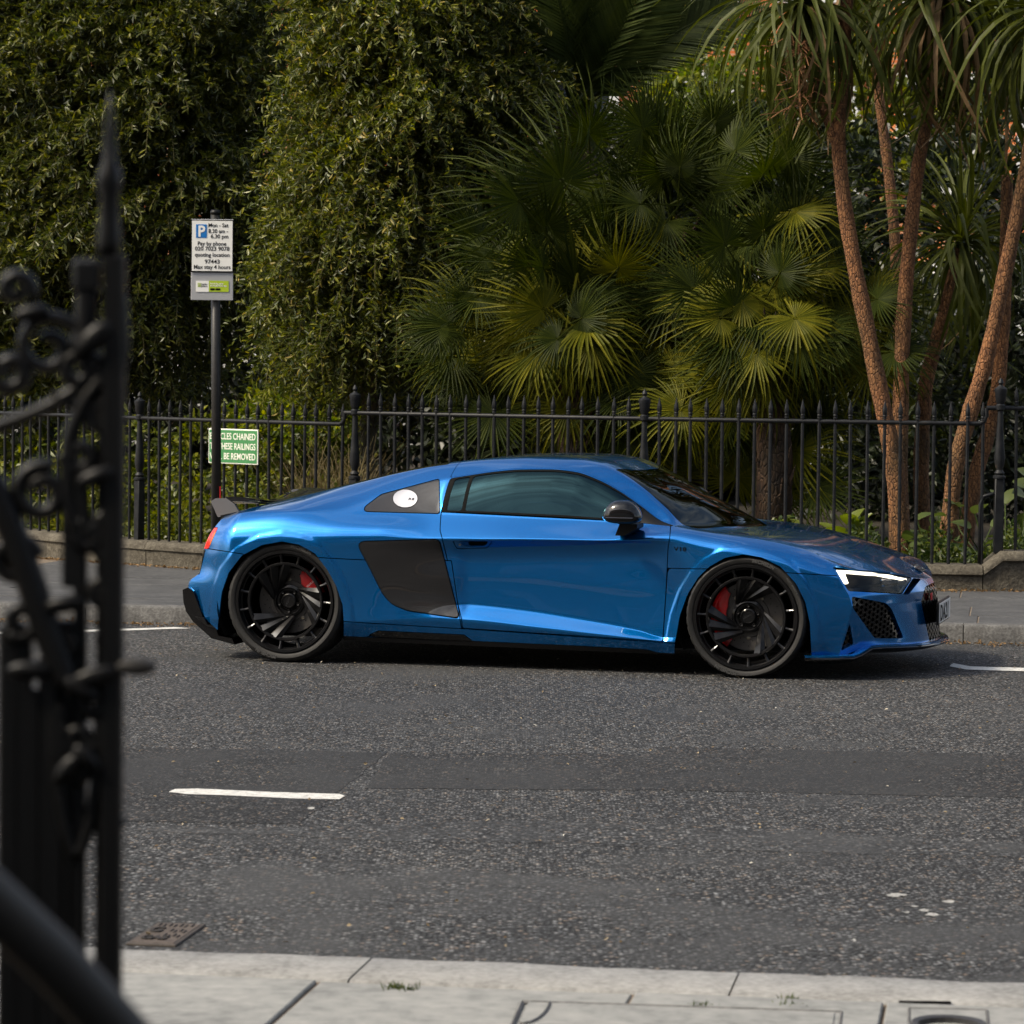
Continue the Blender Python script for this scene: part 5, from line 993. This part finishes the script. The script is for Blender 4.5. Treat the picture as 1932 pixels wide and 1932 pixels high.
palm('fan palm nearest the leaning trunks with yellowish drooping fans', (1460,950), 25.6, [(1462,860),(1455,760),(1450,640)],
     [(1500,600,-35,1,1.05),(1440,665,-52,1,1.1),(1485,690,-62,1,1.1),(1540,500,-30,1,1.05),(1565,430,-15,0,1.),(1420,440,15,0,1.1),(1440,330,70,0,1.1),(1490,300,45,0,1.1),(1500,400,10,1,1.),(1460,540,-50,1,1.1),(1530,650,-45,1,1.1),(1400,570,-100,1,1.),(1560,570,-30,0,1.1),(1440,870,35,1,1.15),(1500,850,15,1,1.1),(1470,930,-25,1,1.),(1540,920,5,0,1.),(1580,680,-50,0,1.),(1520,760,-60,0,1.)])
# ---- date palm
def pinnate(seed, Ln=2.2, n=60, mat=PHX):
    r2 = random.Random(seed); b = MB(); ts = np.linspace(0, 1, 12); C = np.stack([Ln * ts * (1 - .12 * ts), 0 * ts, .75 * Ln * .5 * ts - .62 * Ln * .5 * ts ** 2.4], 1); b.tube(C, np.linspace(.022, .005, 12), 5); V = []; F = []
    for k in range(n):
        t = .12 + .88 * k / n; p = np.array([np.interp(t, ts, C[:, j]) for j in range(3)]); tg = np.array([np.interp(t + .02, ts, C[:, j]) for j in range(3)]) - p; tg /= np.linalg.norm(tg) + 1e-9; ll = .46 * math.sin(math.pi * min(.98, t * .82 + .16)) + .06
        for s in (-1, 1):
            d = tg * .75 + np.array([0, s * .85, .32 + r2.gauss(0, .06)]); d /= np.linalg.norm(d); w = np.cross(d, [0, 0, 1]); w = w / np.linalg.norm(w) * .011; dz = np.array([0, 0, -.10 * ll]); n0 = len(V)
            V += [p - w * .5, p + w * .5, p + d * ll * .5 - w, p + d * ll * .5 + w, p + d * ll + dz, p + d * ll + dz + w * .1]; F += [(n0, n0 + 1, n0 + 3, n0 + 2), (n0 + 2, n0 + 3, n0 + 5, n0 + 4)]
    b.add(V, F); return b.mesh('frond', mat)
PINN = [pinnate(i, 1.9 + .2 * i) for i in range(3)]
Zd = 28.0; bd = np.array([at(1085, 900, Zd)[0], Zd, .15]); dp = thing('date_palm', 'date palm with long feathery fronds above the fan palms', 'palm', bd)
hd_ = at(1085, 215, Zd); MB().tube([np.zeros(3), (hd_ - bd) * .5 + np.array([.05, 0, 0]), hd_ - bd], [.17, .16, .17], 12).build('trunk', HAIRY, dp, smooth=True)
for k, (az, el, rl) in enumerate([(100, 75, .2), (125, 70, -.4), (150, 62, .5), (80, 68, .3), (60, 62, .1), (40, 48, -.2), (20, 38, .3), (5, 25, .1), (165, 45, -.2), (180, 25, .2), (-60, 40, .4), (-110, 45, .1), (-20, 30, .2), (70, 80, .8), (112, 80, -.9), (35, 60, .5), (145, 75, .2), (-80, 65, 0)]):
    A, E = rad(az), rad(el); xx = np.array([math.cos(A) * math.cos(E), -abs(math.sin(A)) * math.cos(E) * .4, math.sin(E)]) if k % 2 else np.array([math.cos(A) * math.cos(E), math.sin(A) * math.cos(E) * .3, math.sin(E)])
    o = inst('frond', PINN[k % 3], dp); o.matrix_local = Matrix.Translation(Vector(hd_ - bd)) @ basis(xx, np.array([rl, -.75, .6])).to_4x4()
# ---- spiky cordyline palms
def strap(seed, droop, mat=CORD):
    r2 = random.Random(seed); V = []; n = 9
    for i in range(n):
        t = i / (n - 1); x = t * (1 - .35 * droop * t * t); z = .10 * math.sin(t * 2) - droop * t ** 2.3; w = .016 * (math.sin(math.pi * min(1, .18 + .72 * t)) if t < .95 else .12) + .001; y0 = .03 * math.sin(t * 2.3 + seed); V += [(x, y0 - w, z + w * .5), (x, y0, z), (x, y0 + w, z + w * .5)]
    return MB().add(V, [(i * 3 + k, i * 3 + 3 + k, i * 3 + 4 + k, i * 3 + 1 + k) for i in range(n - 1) for k in range(2)]).mesh('leaf', mat)
STR = [strap(i, (.05, .35, .6, .85)[i % 4]) for i in range(8)]; STRDRY = [strap(31, .9, DRY), strap(32, .7, DRY)]
def cordyline(label, Z, trunks, heads, dead=0):
    x0, y0 = trunks[0][0]; b = at(x0, y0, Z); base = np.array([b[0], Z, .15]); t = thing('cordyline_tree', label, 'palm', base, 0, 'spiky palms on bare trunks')
    for path, r0, r1 in [(p, *w) for p, w in zip(trunks, heads['tr'])]:
        P = [at(x, y, Z) for x, y in path]; P = [np.array([P[0][0], Z, .1])] + P[1:] if path is trunks[0] else P; P = np.array(P); k = np.linspace(0, 1, len(P)); kk = np.linspace(0, 1, 28); Q = np.stack([pchip(k, P[:, j], kk) for j in range(3)], 1); rr2 = np.linspace(r0, r1, 28) * .78 * (1 + .05 * np.sin(kk * 47) + rng.normal(0, .02, 28)); rr2[:3] *= (1.25, 1.12, 1.04); MB().tube([p - base for p in Q], rr2, 14).build('trunk', BARK, t, smooth=True)
    for (hx, hy, n, ln, updown) in heads['h']:
        hc = at(hx, hy, Z) - base
        for k in range(n):
            az = rng.uniform(0, 2 * math.pi); el = rng.uniform(*updown); d = np.array([math.cos(az) * math.cos(el), math.sin(az) * math.cos(el), math.sin(el)]); dd = 1 if el > .9 else 2 if el > .2 else 3; me = STR[int(rng.integers(0, 2)) * 4 + (dd if rng.random() < .7 else dd - 1)]; s = ln * rng.uniform(.75, 1.1)
            if el < -.35 and rng.random() < dead: me = STRDRY[k % 2]
            o = inst('leaf', me, t); R3 = Matrix.Rotation(az, 3, 'Z') @ Matrix.Rotation(-el, 3, 'Y') @ Matrix.Rotation(rng.normal(0, .35), 3, 'X'); o.matrix_local = Matrix.Translation(Vector(hc + d * .03)) @ R3.to_4x4() @ Matrix.Diagonal((s, s * rng.uniform(.8, 1.25), s * .9, 1))
cordyline('leaning cracked-bark palm whose spiky head hangs over the fan palms', 24.9, [[(1703,985),(1690,900),(1668,780),(1640,640),(1612,500),(1590,360),(1582,250),(1592,120),(1600,-60)], [(1586,300),(1565,235),(1535,150),(1518,30),(1514,-20)]],
          {'tr': [(.095, .058), (.05, .045)], 'h': [(1514,5,200,1.12,(-1.25, 1.1))]}, .15)
cordyline('straight cracked-bark palm with a long hanging spiky head at the top right', 25.3, [[(1702,985),(1698,820),(1704,620),(1720,420),(1733,310),(1748,230),(1762,100),(1776,-30)]], {'tr': [(.085, .05)], 'h': [(1776,-15,210,1.22,(-1.25, 1.1))]}, .25)
cordyline('thick palm trunk leaning right out of the picture', 24.7, [[(1786,985),(1800,900),(1830,780),(1860,680),(1895,520),(1928,360),(1950,230),(1975,60)]], {'tr': [(.085, .062)], 'h': [(1985,20,120,1.25,(-1.2, .8))]}, .2)
cordyline('shorter spiky palm with a full radiating head between the trunks', 26.4, [[(1745,985),(1738,880),(1745,740),(1780,600),(1812,470)]], {'tr': [(.085, .07)], 'h': [(1815,455,120,1.12,(-1.1, 1.35))]}, .08)
cordyline('shaded reddish palm trunk leaning right beside the railing post', 25.8, [[(1815,985),(1840,900),(1872,790),(1888,680),(1897,520),(1900,330)]], {'tr': [(.085, .06)], 'h': [(1902,60,80,1.15,(-1.1, .9))]}, .2)
cordyline('thin pale palm trunk far back between the two big trunks', 29.0, [[(1700,940),(1697,700),(1690,480),(1676,320),(1662,210),(1645,60),(1635,-60)]], {'tr': [(.07, .05)], 'h': [(1640,-60,80,1.1,(-1.2, .8))]}, .2)
# old flower stalk hanging in the first head
fs = thing('flower_stalk', 'brown tangled dead flower stalk hanging in the upper spiky head', 'flower stalk', at(1508, 60, 24.6)); b = MB()
for k in range(90): p = np.array([rng.normal(0, .05), rng.normal(0, .05), rng.uniform(-.62, -.05)]); e = p + np.array([rng.normal(0, .11), rng.normal(0, .08), rng.normal(-.05, .06)]); b.tube([p, (p + e) / 2 + rng.normal(0, .03, 3), e], .0035, 3, False)
b.tube([(0, 0, .1), (0, 0, -.3), (.02, 0, -.62)], .010, 5); b.build('tangle', pbr('dead_stalk', (.20, .09, .035), .9), fs)
# ---- low planting at the right
def rosette(label, px, py, Z, n, ln, wd, mat, zspread=.25, upright=.8):
    c = at(px, py, Z); base = np.array([c[0], Z, .16]); t = thing('broad_leaf_plant', label, 'plant', base, 0, 'low plants behind the railing'); V = []; 
    for i in range(7):
        f = i / 6; w = .5 * math.sin(math.pi * (.08 + .9 * f)) ** .8; V += [(f, -w, .10 * w - .35 * f ** 2.2 + .25 * f), (f, 0, -.35 * f ** 2.2 + .25 * f - .04), (f, w, .10 * w - .35 * f ** 2.2 + .25 * f)]
    me = MB().add(V, [(i * 3 + k, i * 3 + 3 + k, i * 3 + 4 + k, i * 3 + 1 + k) for i in range(6) for k in range(2)]).mesh('leaf', mat, smooth=True)
    H = c[2] - .16
    for k in range(n):
        az = rng.uniform(0, 2 * math.pi); el = rng.uniform(.1, upright); z = H * rng.uniform(.25, 1); s = ln * rng.uniform(.7, 1.1); x, y = rng.normal(0, zspread, 2) * .5; o = inst('leaf', me, t, (x, y, z), (rng.normal(0, .3), -el, az), (s, wd * rng.uniform(.8, 1.2), s)); 
        MB().tube([(x * .3, y * .3, 0), (x * .8, y * .8, z * .6), (x, y, z)], .006, 4).build('stalk', COVER, t)
rosette('bright large-leaved seedling behind the railing above the bonnet', 1600, 985, 24.5, 9, .27, .12, leaf_mat('seedling_leaf', [(0, (.10, .14, .02)), (1, (.16, .19, .03))], .45), .12, 1.3)
rosette('leafy green plant with rounded leaves beside the right railing post', 1905, 900, 24.3, 22, .20, .15, leaf_mat('hosta_leaf', [(0, (.05, .075, .02)), (1, (.10, .12, .035))], .35), .6, .7)
rosette('leafy green plant with rounded leaves at the foot of the leaning trunks', 1800, 975, 24.4, 16, .18, .13, leaf_mat('hosta_leaf2', [(0, (.05, .075, .02)), (1, (.09, .12, .03))], .35), .7, .7)
rosette('low plant with pale leaves under the fan palm behind the bonnet', 1520, 975, 24.8, 8, .17, .08, leaf_mat('pale_leaf', [(0, (.10, .13, .02)), (1, (.15, .17, .03))], .4), .3, 1.)
def cover_mass(name, u0, u1, n, zt, leaf, mat, dmin=.15, dmax=1.8):
    u = rng.uniform(u0, u1, n); Y = np.array([np.interp(v, [k[0] for k in FK[::-1]], [k[1] for k in FK[::-1]]) for v in u]) + rng.uniform(dmin, dmax, n); P = px_world(np.stack([u, np.full(n, 1000.)], 1), Y); P[:, 2] = .16 + rng.beta(1.2, 2.2, n) * zt * (1 + .6 * np.sin(u / 23))
    me = leaves(name, P, rng.normal(size=(n, 3)) + np.array([0, -.3, .5]), rng.uniform(.6, 1.2, n) * leaf, rng.uniform(.4, .8, n) * leaf, mat); o = inst(name, me); tag(o, 'low green ground cover under the trees behind the railing', 'ground cover', kind='stuff'); return o
cover_mass('ground_cover', 1380, 2100, 9000, .26, .055, COVER); cover_mass('ground_cover_left', -200, 760, 6500, .40, .07, BROAD)
# fallen leaves along plinth and gutter
def litter(name, pts, size, mat, lab):
    n = len(pts); d = rng.normal(size=(n, 3)) * np.array([1, 1, .25]); me = leaves(name, pts, d, rng.uniform(.5, 1.2, n) * size, rng.uniform(.3, .7, n) * size, mat, up=np.array([0, 0, 1.0])); o = inst(name, me); tag(o, lab, 'leaf litter', kind='stuff')
q = np.array([fence_at(s) for s in rng.uniform(0, _arc[-1], 1500)]); off = np.abs(rng.normal(0, .05, 1500)) + .17; dirs = np.array([fence_dir(s) for s in np.interp(q[:, 0], _fx[::-1], _arc[::-1])]); nn_ = np.stack([dirs[:, 1], -dirs[:, 0], 0 * off], 1); nn_[nn_[:, 1] > 0] *= -1; q = q + nn_ * off[:, None]; q[:, 2] = [zfar(p) + .006 for p in q]; litter('leaf_litter', q, .035, DRY, 'brown fallen leaves along the foot of the plinth')
aa = rng.uniform(-9, 6, 1700); bb = FAR_K - np.abs(rng.normal(0, .10, 1700)) - .005; q = np.array([rd(a, b, .012) for a, b in zip(aa, bb)]); litter('gutter_leaf_litter', q, .03, DRY, 'brown fallen leaves in the gutter of the far kerb')
aa = rng.uniform(-5, 5, 900); bb = rng.uniform(NEAR_K + .2, FAR_K, 900); q = np.array([rd(a, b, .012) for a, b in zip(aa, bb)]); litter('scattered_leaf_litter', q, .018, leaf_mat('pale_litter', [(0, (.12, .08, .04)), (.8, (.30, .24, .15)), (1, (.6, .58, .52))], .1, .9), 'tiny dry leaves and chips scattered over the road')
for (x, y), lb in zip(((745,1866),(765,1868),(1490,1900),(1488,1888),(1325,1902)), ('small weed tuft left in the first joint of the near kerb', 'larger weed tuft in the first joint of the near kerb', 'weed tuft at the foot of the second near kerb joint', 'weed sprouting in the second near kerb joint', 'tiny weed behind the near kerb between two joints')):
    c = on_ground(x, y, .095); n = 60; P = np.stack([c[0] + rng.normal(0, .018, n), c[1] + rng.normal(0, .012, n), np.full(n, .085)], 1); me = leaves('weed_blades', P, rng.normal(0, .6, (n, 3)) + np.array([0, 0, 1.]), rng.uniform(.015, .035, n), np.full(n, .004), COVER); o = inst('pavement_weed', me); tag(o, lb, 'weed', 'weeds in the kerb joints')
# ------------------------------------------------------------------ gate and handrail close to the viewer
GATEI = pbr('gate_iron', (.005, .005, .0053), .42, spec=.4); HAND = pbr('handrail_iron', (.05, .048, .046), .55, spec=.35)
ZG = 3.2; GS = .667; gb = at(212, 1900, ZG); gb = np.array([gb[0], ZG, .10]); gate = thing('wrought_iron_gate', 'black wrought-iron gate with scrolls and a spear post close to the viewer', 'gate', gb)
def gp(x, y, dz=0.0): return at(x, y, ZG + dz) - gb
def gbar(name, pts, r, n=8, flat=None, sm=True):
    P = np.array([gp(*p) for p in pts]); k = np.linspace(0, 1, len(P))
    if len(P) > 2: kk = np.linspace(0, 1, 10 * len(P)); P = np.stack([np.interp(kk, k, P[:, j]) if False else pchip(k, P[:, j], kk) for j in range(3)], 1); r = np.interp(kk, np.linspace(0, 1, len(r)), r) if not np.isscalar(r) else r
    r = np.asarray(r) * 1.15
    return MB().tube(P, np.array(r) * GS, n, True, flat).build(name, GATEI, gate, smooth=sm)
MB().box((gp(213, 1200)[0], 0, (gp(213, 480)[2]) / 2), (.021, .021, gp(213, 480)[2]), bev=.003).build('post', GATEI, gate)
c = gp(212, 480); h = lambda y: gp(208, y)[2]
MB().lathe([(r_ * GS, z_) for r_, z_ in ((.0155, h(485)), (.018, h(460)), (.016, h(430)), (.013, h(370)), (.018, h(350)), (.017, h(325)), (.010, h(305)), (.0085, h(260)), (.006, h(215)), (.001, h(168)))], 14, (c[0] - .003, c[1], 0)).build('spear_finial', GATEI, gate, smooth=True)
for (x0, y0, y1, w) in ((104, 1190, 2760, .026), (150, 1040, 2760, .020), (18, 1180, 2760, .034), (133, 880, 1110, .026), (62, 1300, 2760, .022), (190, 700, 2760, .012), (128, 1250, 2760, .016), (42, 1190, 2760, .026), (84, 1240, 2760, .020)): a, b2 = gp(x0, y0), gp(x0, y1); MB().box((a[0], a[1] + .01, (a[2] + b2[2]) / 2), (w * GS, .02, a[2] - b2[2]), bev=.003).build('bar', GATEI, gate)
MB().box(((gp(140, 500)[0] + gp(188, 500)[0]) / 2, 0, gp(160, 520)[2]), (.027, .024, .034), bev=.005).build('collar', GATEI, gate); gbar('upright', [(166, 520), (163, 600), (150, 660)], .014)
def spiral(cx, cy, r0, r1, a0, turns, n=60):
    return [(cx + (r0 + (r1 - r0) * k / n) * math.cos(a0 + turns * 2 * math.pi * k / n), cy - (r0 + (r1 - r0) * k / n) * math.sin(a0 + turns * 2 * math.pi * k / n)) for k in range(n + 1)]
def scroll(pts, r): MB().tube([gp(*p) for p in pts], r * GS * 1.25, 8, True).build('scroll', GATEI, gate, smooth=True)
scroll(spiral(92, 655, 62, 16, .6, 1.25), .0075); scroll(spiral(30, 545, 30, 8, -.5, 1.1), .009); scroll(spiral(80, 930, 52, 18, 1.2, 1.3), .0095); scroll(spiral(192, 790, 26, 9, 1.0, 1.2), .008); scroll(spiral(200, 990, 24, 8, -1.2, 1.2), .008); scroll(spiral(196, 1120, 24, 8, 1.8, 1.3), .008)
gbar('scroll', [(212, 640), (200, 700), (160, 760), (132, 840), (128, 930), (145, 1000)], .011); gbar('scroll', [(228, 560), (232, 650), (218, 720), (186, 770)], .009); gbar('scroll', [(178, 860), (150, 920), (170, 1010), (200, 1060)], .010)
for cx_, cy_, r0_, r1_, a_, tn_ in ((150, 700, 34, 10, .4, 1.2), (20, 700, 40, 12, 2.4, 1.2), (150, 860, 30, 8, 3.0, 1.2), (30, 1060, 44, 12, .2, 1.3), (170, 1010, 28, 9, 2.0, 1.2), (120, 1215, 34, 10, 1.0, 1.3), (180, 1330, 26, 8, .3, 1.3), (145, 1395, 30, 9, 2.2, 1.3), (210, 1210, 20, 7, 1.0, 1.2), (40, 1170, 36, 10, 4.0, 1.2)): scroll(spiral(cx_, cy_, r0_, r1_, a_, tn_), .0095)
gbar('brace', [(-40, 818), (80, 772), (150, 730), (200, 690)], .009); gbar('brace', [(-20, 905), (30, 1020), (75, 1150), (128, 1290)], .020); gbar('brace', [(100, 745), (150, 770), (190, 800)], .008)
gbar('scroll', [(100, 1270), (102, 1400), (118, 1530), (143, 1612), (168, 1560), (185, 1440), (192, 1300)], .0085); gbar('scroll', [(112, 1330), (118, 1430), (150, 1470), (178, 1400)], .010); gbar('scroll', [(205, 1420), (214, 1510), (228, 1560)], .008); gbar('scroll', [(226, 1320), (205, 1380), (225, 1440)], .008)
for (x, y, s, a) in ((258, 1258, 1.0, 0), (178, 1278, 1.2, .3), (150, 1300, 1.1, -.5), (128, 1450, 1.0, .9), (165, 1430, .9, -.8), (180, 900, 1., .4), (60, 590, .9, .2), (175, 640, 1.2, .8), (120, 1140, 1., .2), (55, 1265, 1.1, 0)):
    V = []; n1, n2 = 8, 12; cpt = gp(x, y, -.01)
    for i in range(n1 + 1):
        ph = -math.pi / 2 + math.pi * i / n1
        for k in range(n2): t = 2 * math.pi * k / n2; p = np.array([.026 * math.sin(ph) * s, .010 * math.cos(ph) * math.sin(t), .012 * math.cos(ph) * math.cos(t) * s]) * GS * 1.15; p = np.array([p[0] * math.cos(a) - p[2] * math.sin(a), p[1], p[0] * math.sin(a) + p[2] * math.cos(a)]); V.append(cpt + p)
    MB().add(V, [(i * n2 + k, i * n2 + (k + 1) % n2, (i + 1) * n2 + (k + 1) % n2, (i + 1) * n2 + k) for i in range(n1) for k in range(n2)]).build('leaf_ornament', HAND if x > 240 else GATEI, gate, smooth=True)
ZH = 2.3; hb = at(0, 1700, ZH); hb = np.array([hb[0], ZH, .10]); hr = thing('handrail', 'blurred dark sloping handrail in the bottom left corner', 'handrail', hb)
pa = [at(-260, 1510, ZH - .1) - hb, at(-60, 1660, ZH) - hb, at(100, 1810, ZH + .05) - hb, at(260, 1985, ZH + .1) - hb, at(420, 2160, ZH + .15) - hb]; MB().tube(pa, .021, 16).build('rail', HAND, hr, smooth=True)
MB().tube([pa[-1], pa[-1] * np.array([1, 1, 0])], .012, 10).build('upright', GATEI, hr, smooth=True); MB().tube([pa[1] + np.array([0, .01, 0]), pa[1] * np.array([1, 1, 0])], .012, 10).build('upright', GATEI, hr, smooth=True)
# ------------------------------------------------------------------ houses: red-brick terrace beyond the garden, and the terrace on the viewer's side (shades the street, seen in the car's paint and glass)
def brick_mat(name, c1, c2, c3):
    m, t, b = new_mat(name); co = t.nodes.new('ShaderNodeTexCoord'); sx = t.nodes.new('ShaderNodeSeparateXYZ'); cb = t.nodes.new('ShaderNodeCombineXYZ'); L(t, co.outputs['Object'], sx.inputs[0]); L(t, sx.outputs[0], cb.inputs[0]); L(t, sx.outputs[2], cb.inputs[1])
    br = N(t, 'ShaderNodeTexBrick', Scale=1.0); br.inputs['Brick Width'].default_value = .23; br.inputs['Row Height'].default_value = .075; br.inputs['Mortar Size'].default_value = .008; br.inputs['Color1'].default_value = (*c1, 1); br.inputs['Color2'].default_value = (*c2, 1); br.inputs['Mortar'].default_value = (*c3, 1)
    L(t, cb.outputs[0], br.inputs[0]); L(t, br.outputs[0], b.inputs['Base Color']); b.inputs['Roughness'].default_value = .9; bump(t, br.outputs['Fac'], b, -.4, .01); return m
BRICK = brick_mat('red_brick', (.55, .13, .035), (.62, .20, .055), (.45, .33, .22)); BRICK2 = brick_mat('dark_red_brick', (.20, .05, .028), (.26, .075, .04), (.2, .17, .14)); STUCCO = rough_surface('cream_stucco', (.42, .41, .38), (.52, .51, .47), 2, .8, .1); WFRAME = pbr('white_window_frame', (.75, .75, .72), .4); PANE = pbr('window_pane', (.02, .025, .03), .05, spec=.8); SLATE = rough_surface('slate_roof', (.06, .065, .075), (.12, .125, .14), 5, .6, .3)
def house(name, label, loc, rz, W, H, rows, cols, wall, ground_h, group):
    t = thing(name, label, 'house', loc, rz, group)          # facade faces local -y
    MB().box((0, 5, (H + ground_h) / 2), (W - .004, 10, H - ground_h)).build('wall', wall, t); MB().box((0, 4.97, ground_h / 2), (W - .006, 10.06, ground_h)).build('ground_floor', STUCCO, t); MB().box((0, -.12, ground_h + .1), (W - .01, .55, .22), bev=.05).build('band_course', STUCCO, t); MB().box((0, -.16, H - .15), (W - .01, .75, .4), bev=.08).build('cornice', STUCCO, t)
    MB().prism([(-W / 2, H), (W / 2, H), (W / 2 - .02, H + 1.6), (-W / 2 + .02, H + 1.6)], .6, 9.4).build('roof', SLATE, t)
    MB().box((W / 2 - .8, 3, H + 2.2), (1.3, .8, 1.8), bev=.03).build('chimney', wall, t)
    fr = MB(); fw, fh = .62, .95
    for (x, z, w, h) in ((0, fh + .10, 2 * fw + .34, .22), (0, -fh - .08, 2 * fw + .34, .16), (-fw - .09, 0, .17, 2 * fh), (fw + .09, 0, .17, 2 * fh), (0, 0, 2 * fw, .07)): fr.box((x, -.04, z), (w, .16, h))
    frm = fr.mesh('frame', WFRAME); pnm = MB().box((0, .03, 0), (2 * fw, .05, 2 * fh)).mesh('pane', PANE); rh = (H - .8) / rows
    for r in range(rows):
        for c in range(cols):
            w_ = group_node('window', t, ((c - (cols - 1) / 2) * W / cols, 0, .9 + rh * r + rh * .42)); inst('frame', frm, w_, (0, -.04, 0)); inst('pane', pnm, w_, (0, -.05, 0))
    return t
for k, (x, W, nm) in enumerate(((-27, 9, 'leftmost house of'), (-18, 9, 'second house from the left of'), (-9, 9, 'third house from the left of'), (0, 9, 'middle house of'), (9, 9, 'third house from the right of'), (18, 9, 'second house from the right of'), (27, 9, 'rightmost house of'))):
    house('brick_house', nm + ' the sunlit red-brick terrace beyond the garden', (x, 62 - x * .05, 0), rad(-3), W, 15, 4, 4, BRICK, 3.2, 'red-brick terrace beyond the garden')
for k, (a, nm) in enumerate(((-30, 'first'), (-22, 'second'), (-14, 'third'), (-6, 'fourth'), (2, 'fifth'), (10, 'sixth'), (18, 'seventh'), (26, 'eighth'))):
    p = rd(a, -2.5); house('terrace_house', nm + ' house of the brick and stucco terrace on the viewer side, mirrored in the car', (p[0], p[1], 0), RA + math.pi, 8, 12.5, 4, 3, BRICK2, 4.2, 'terrace on the viewer side of the road')
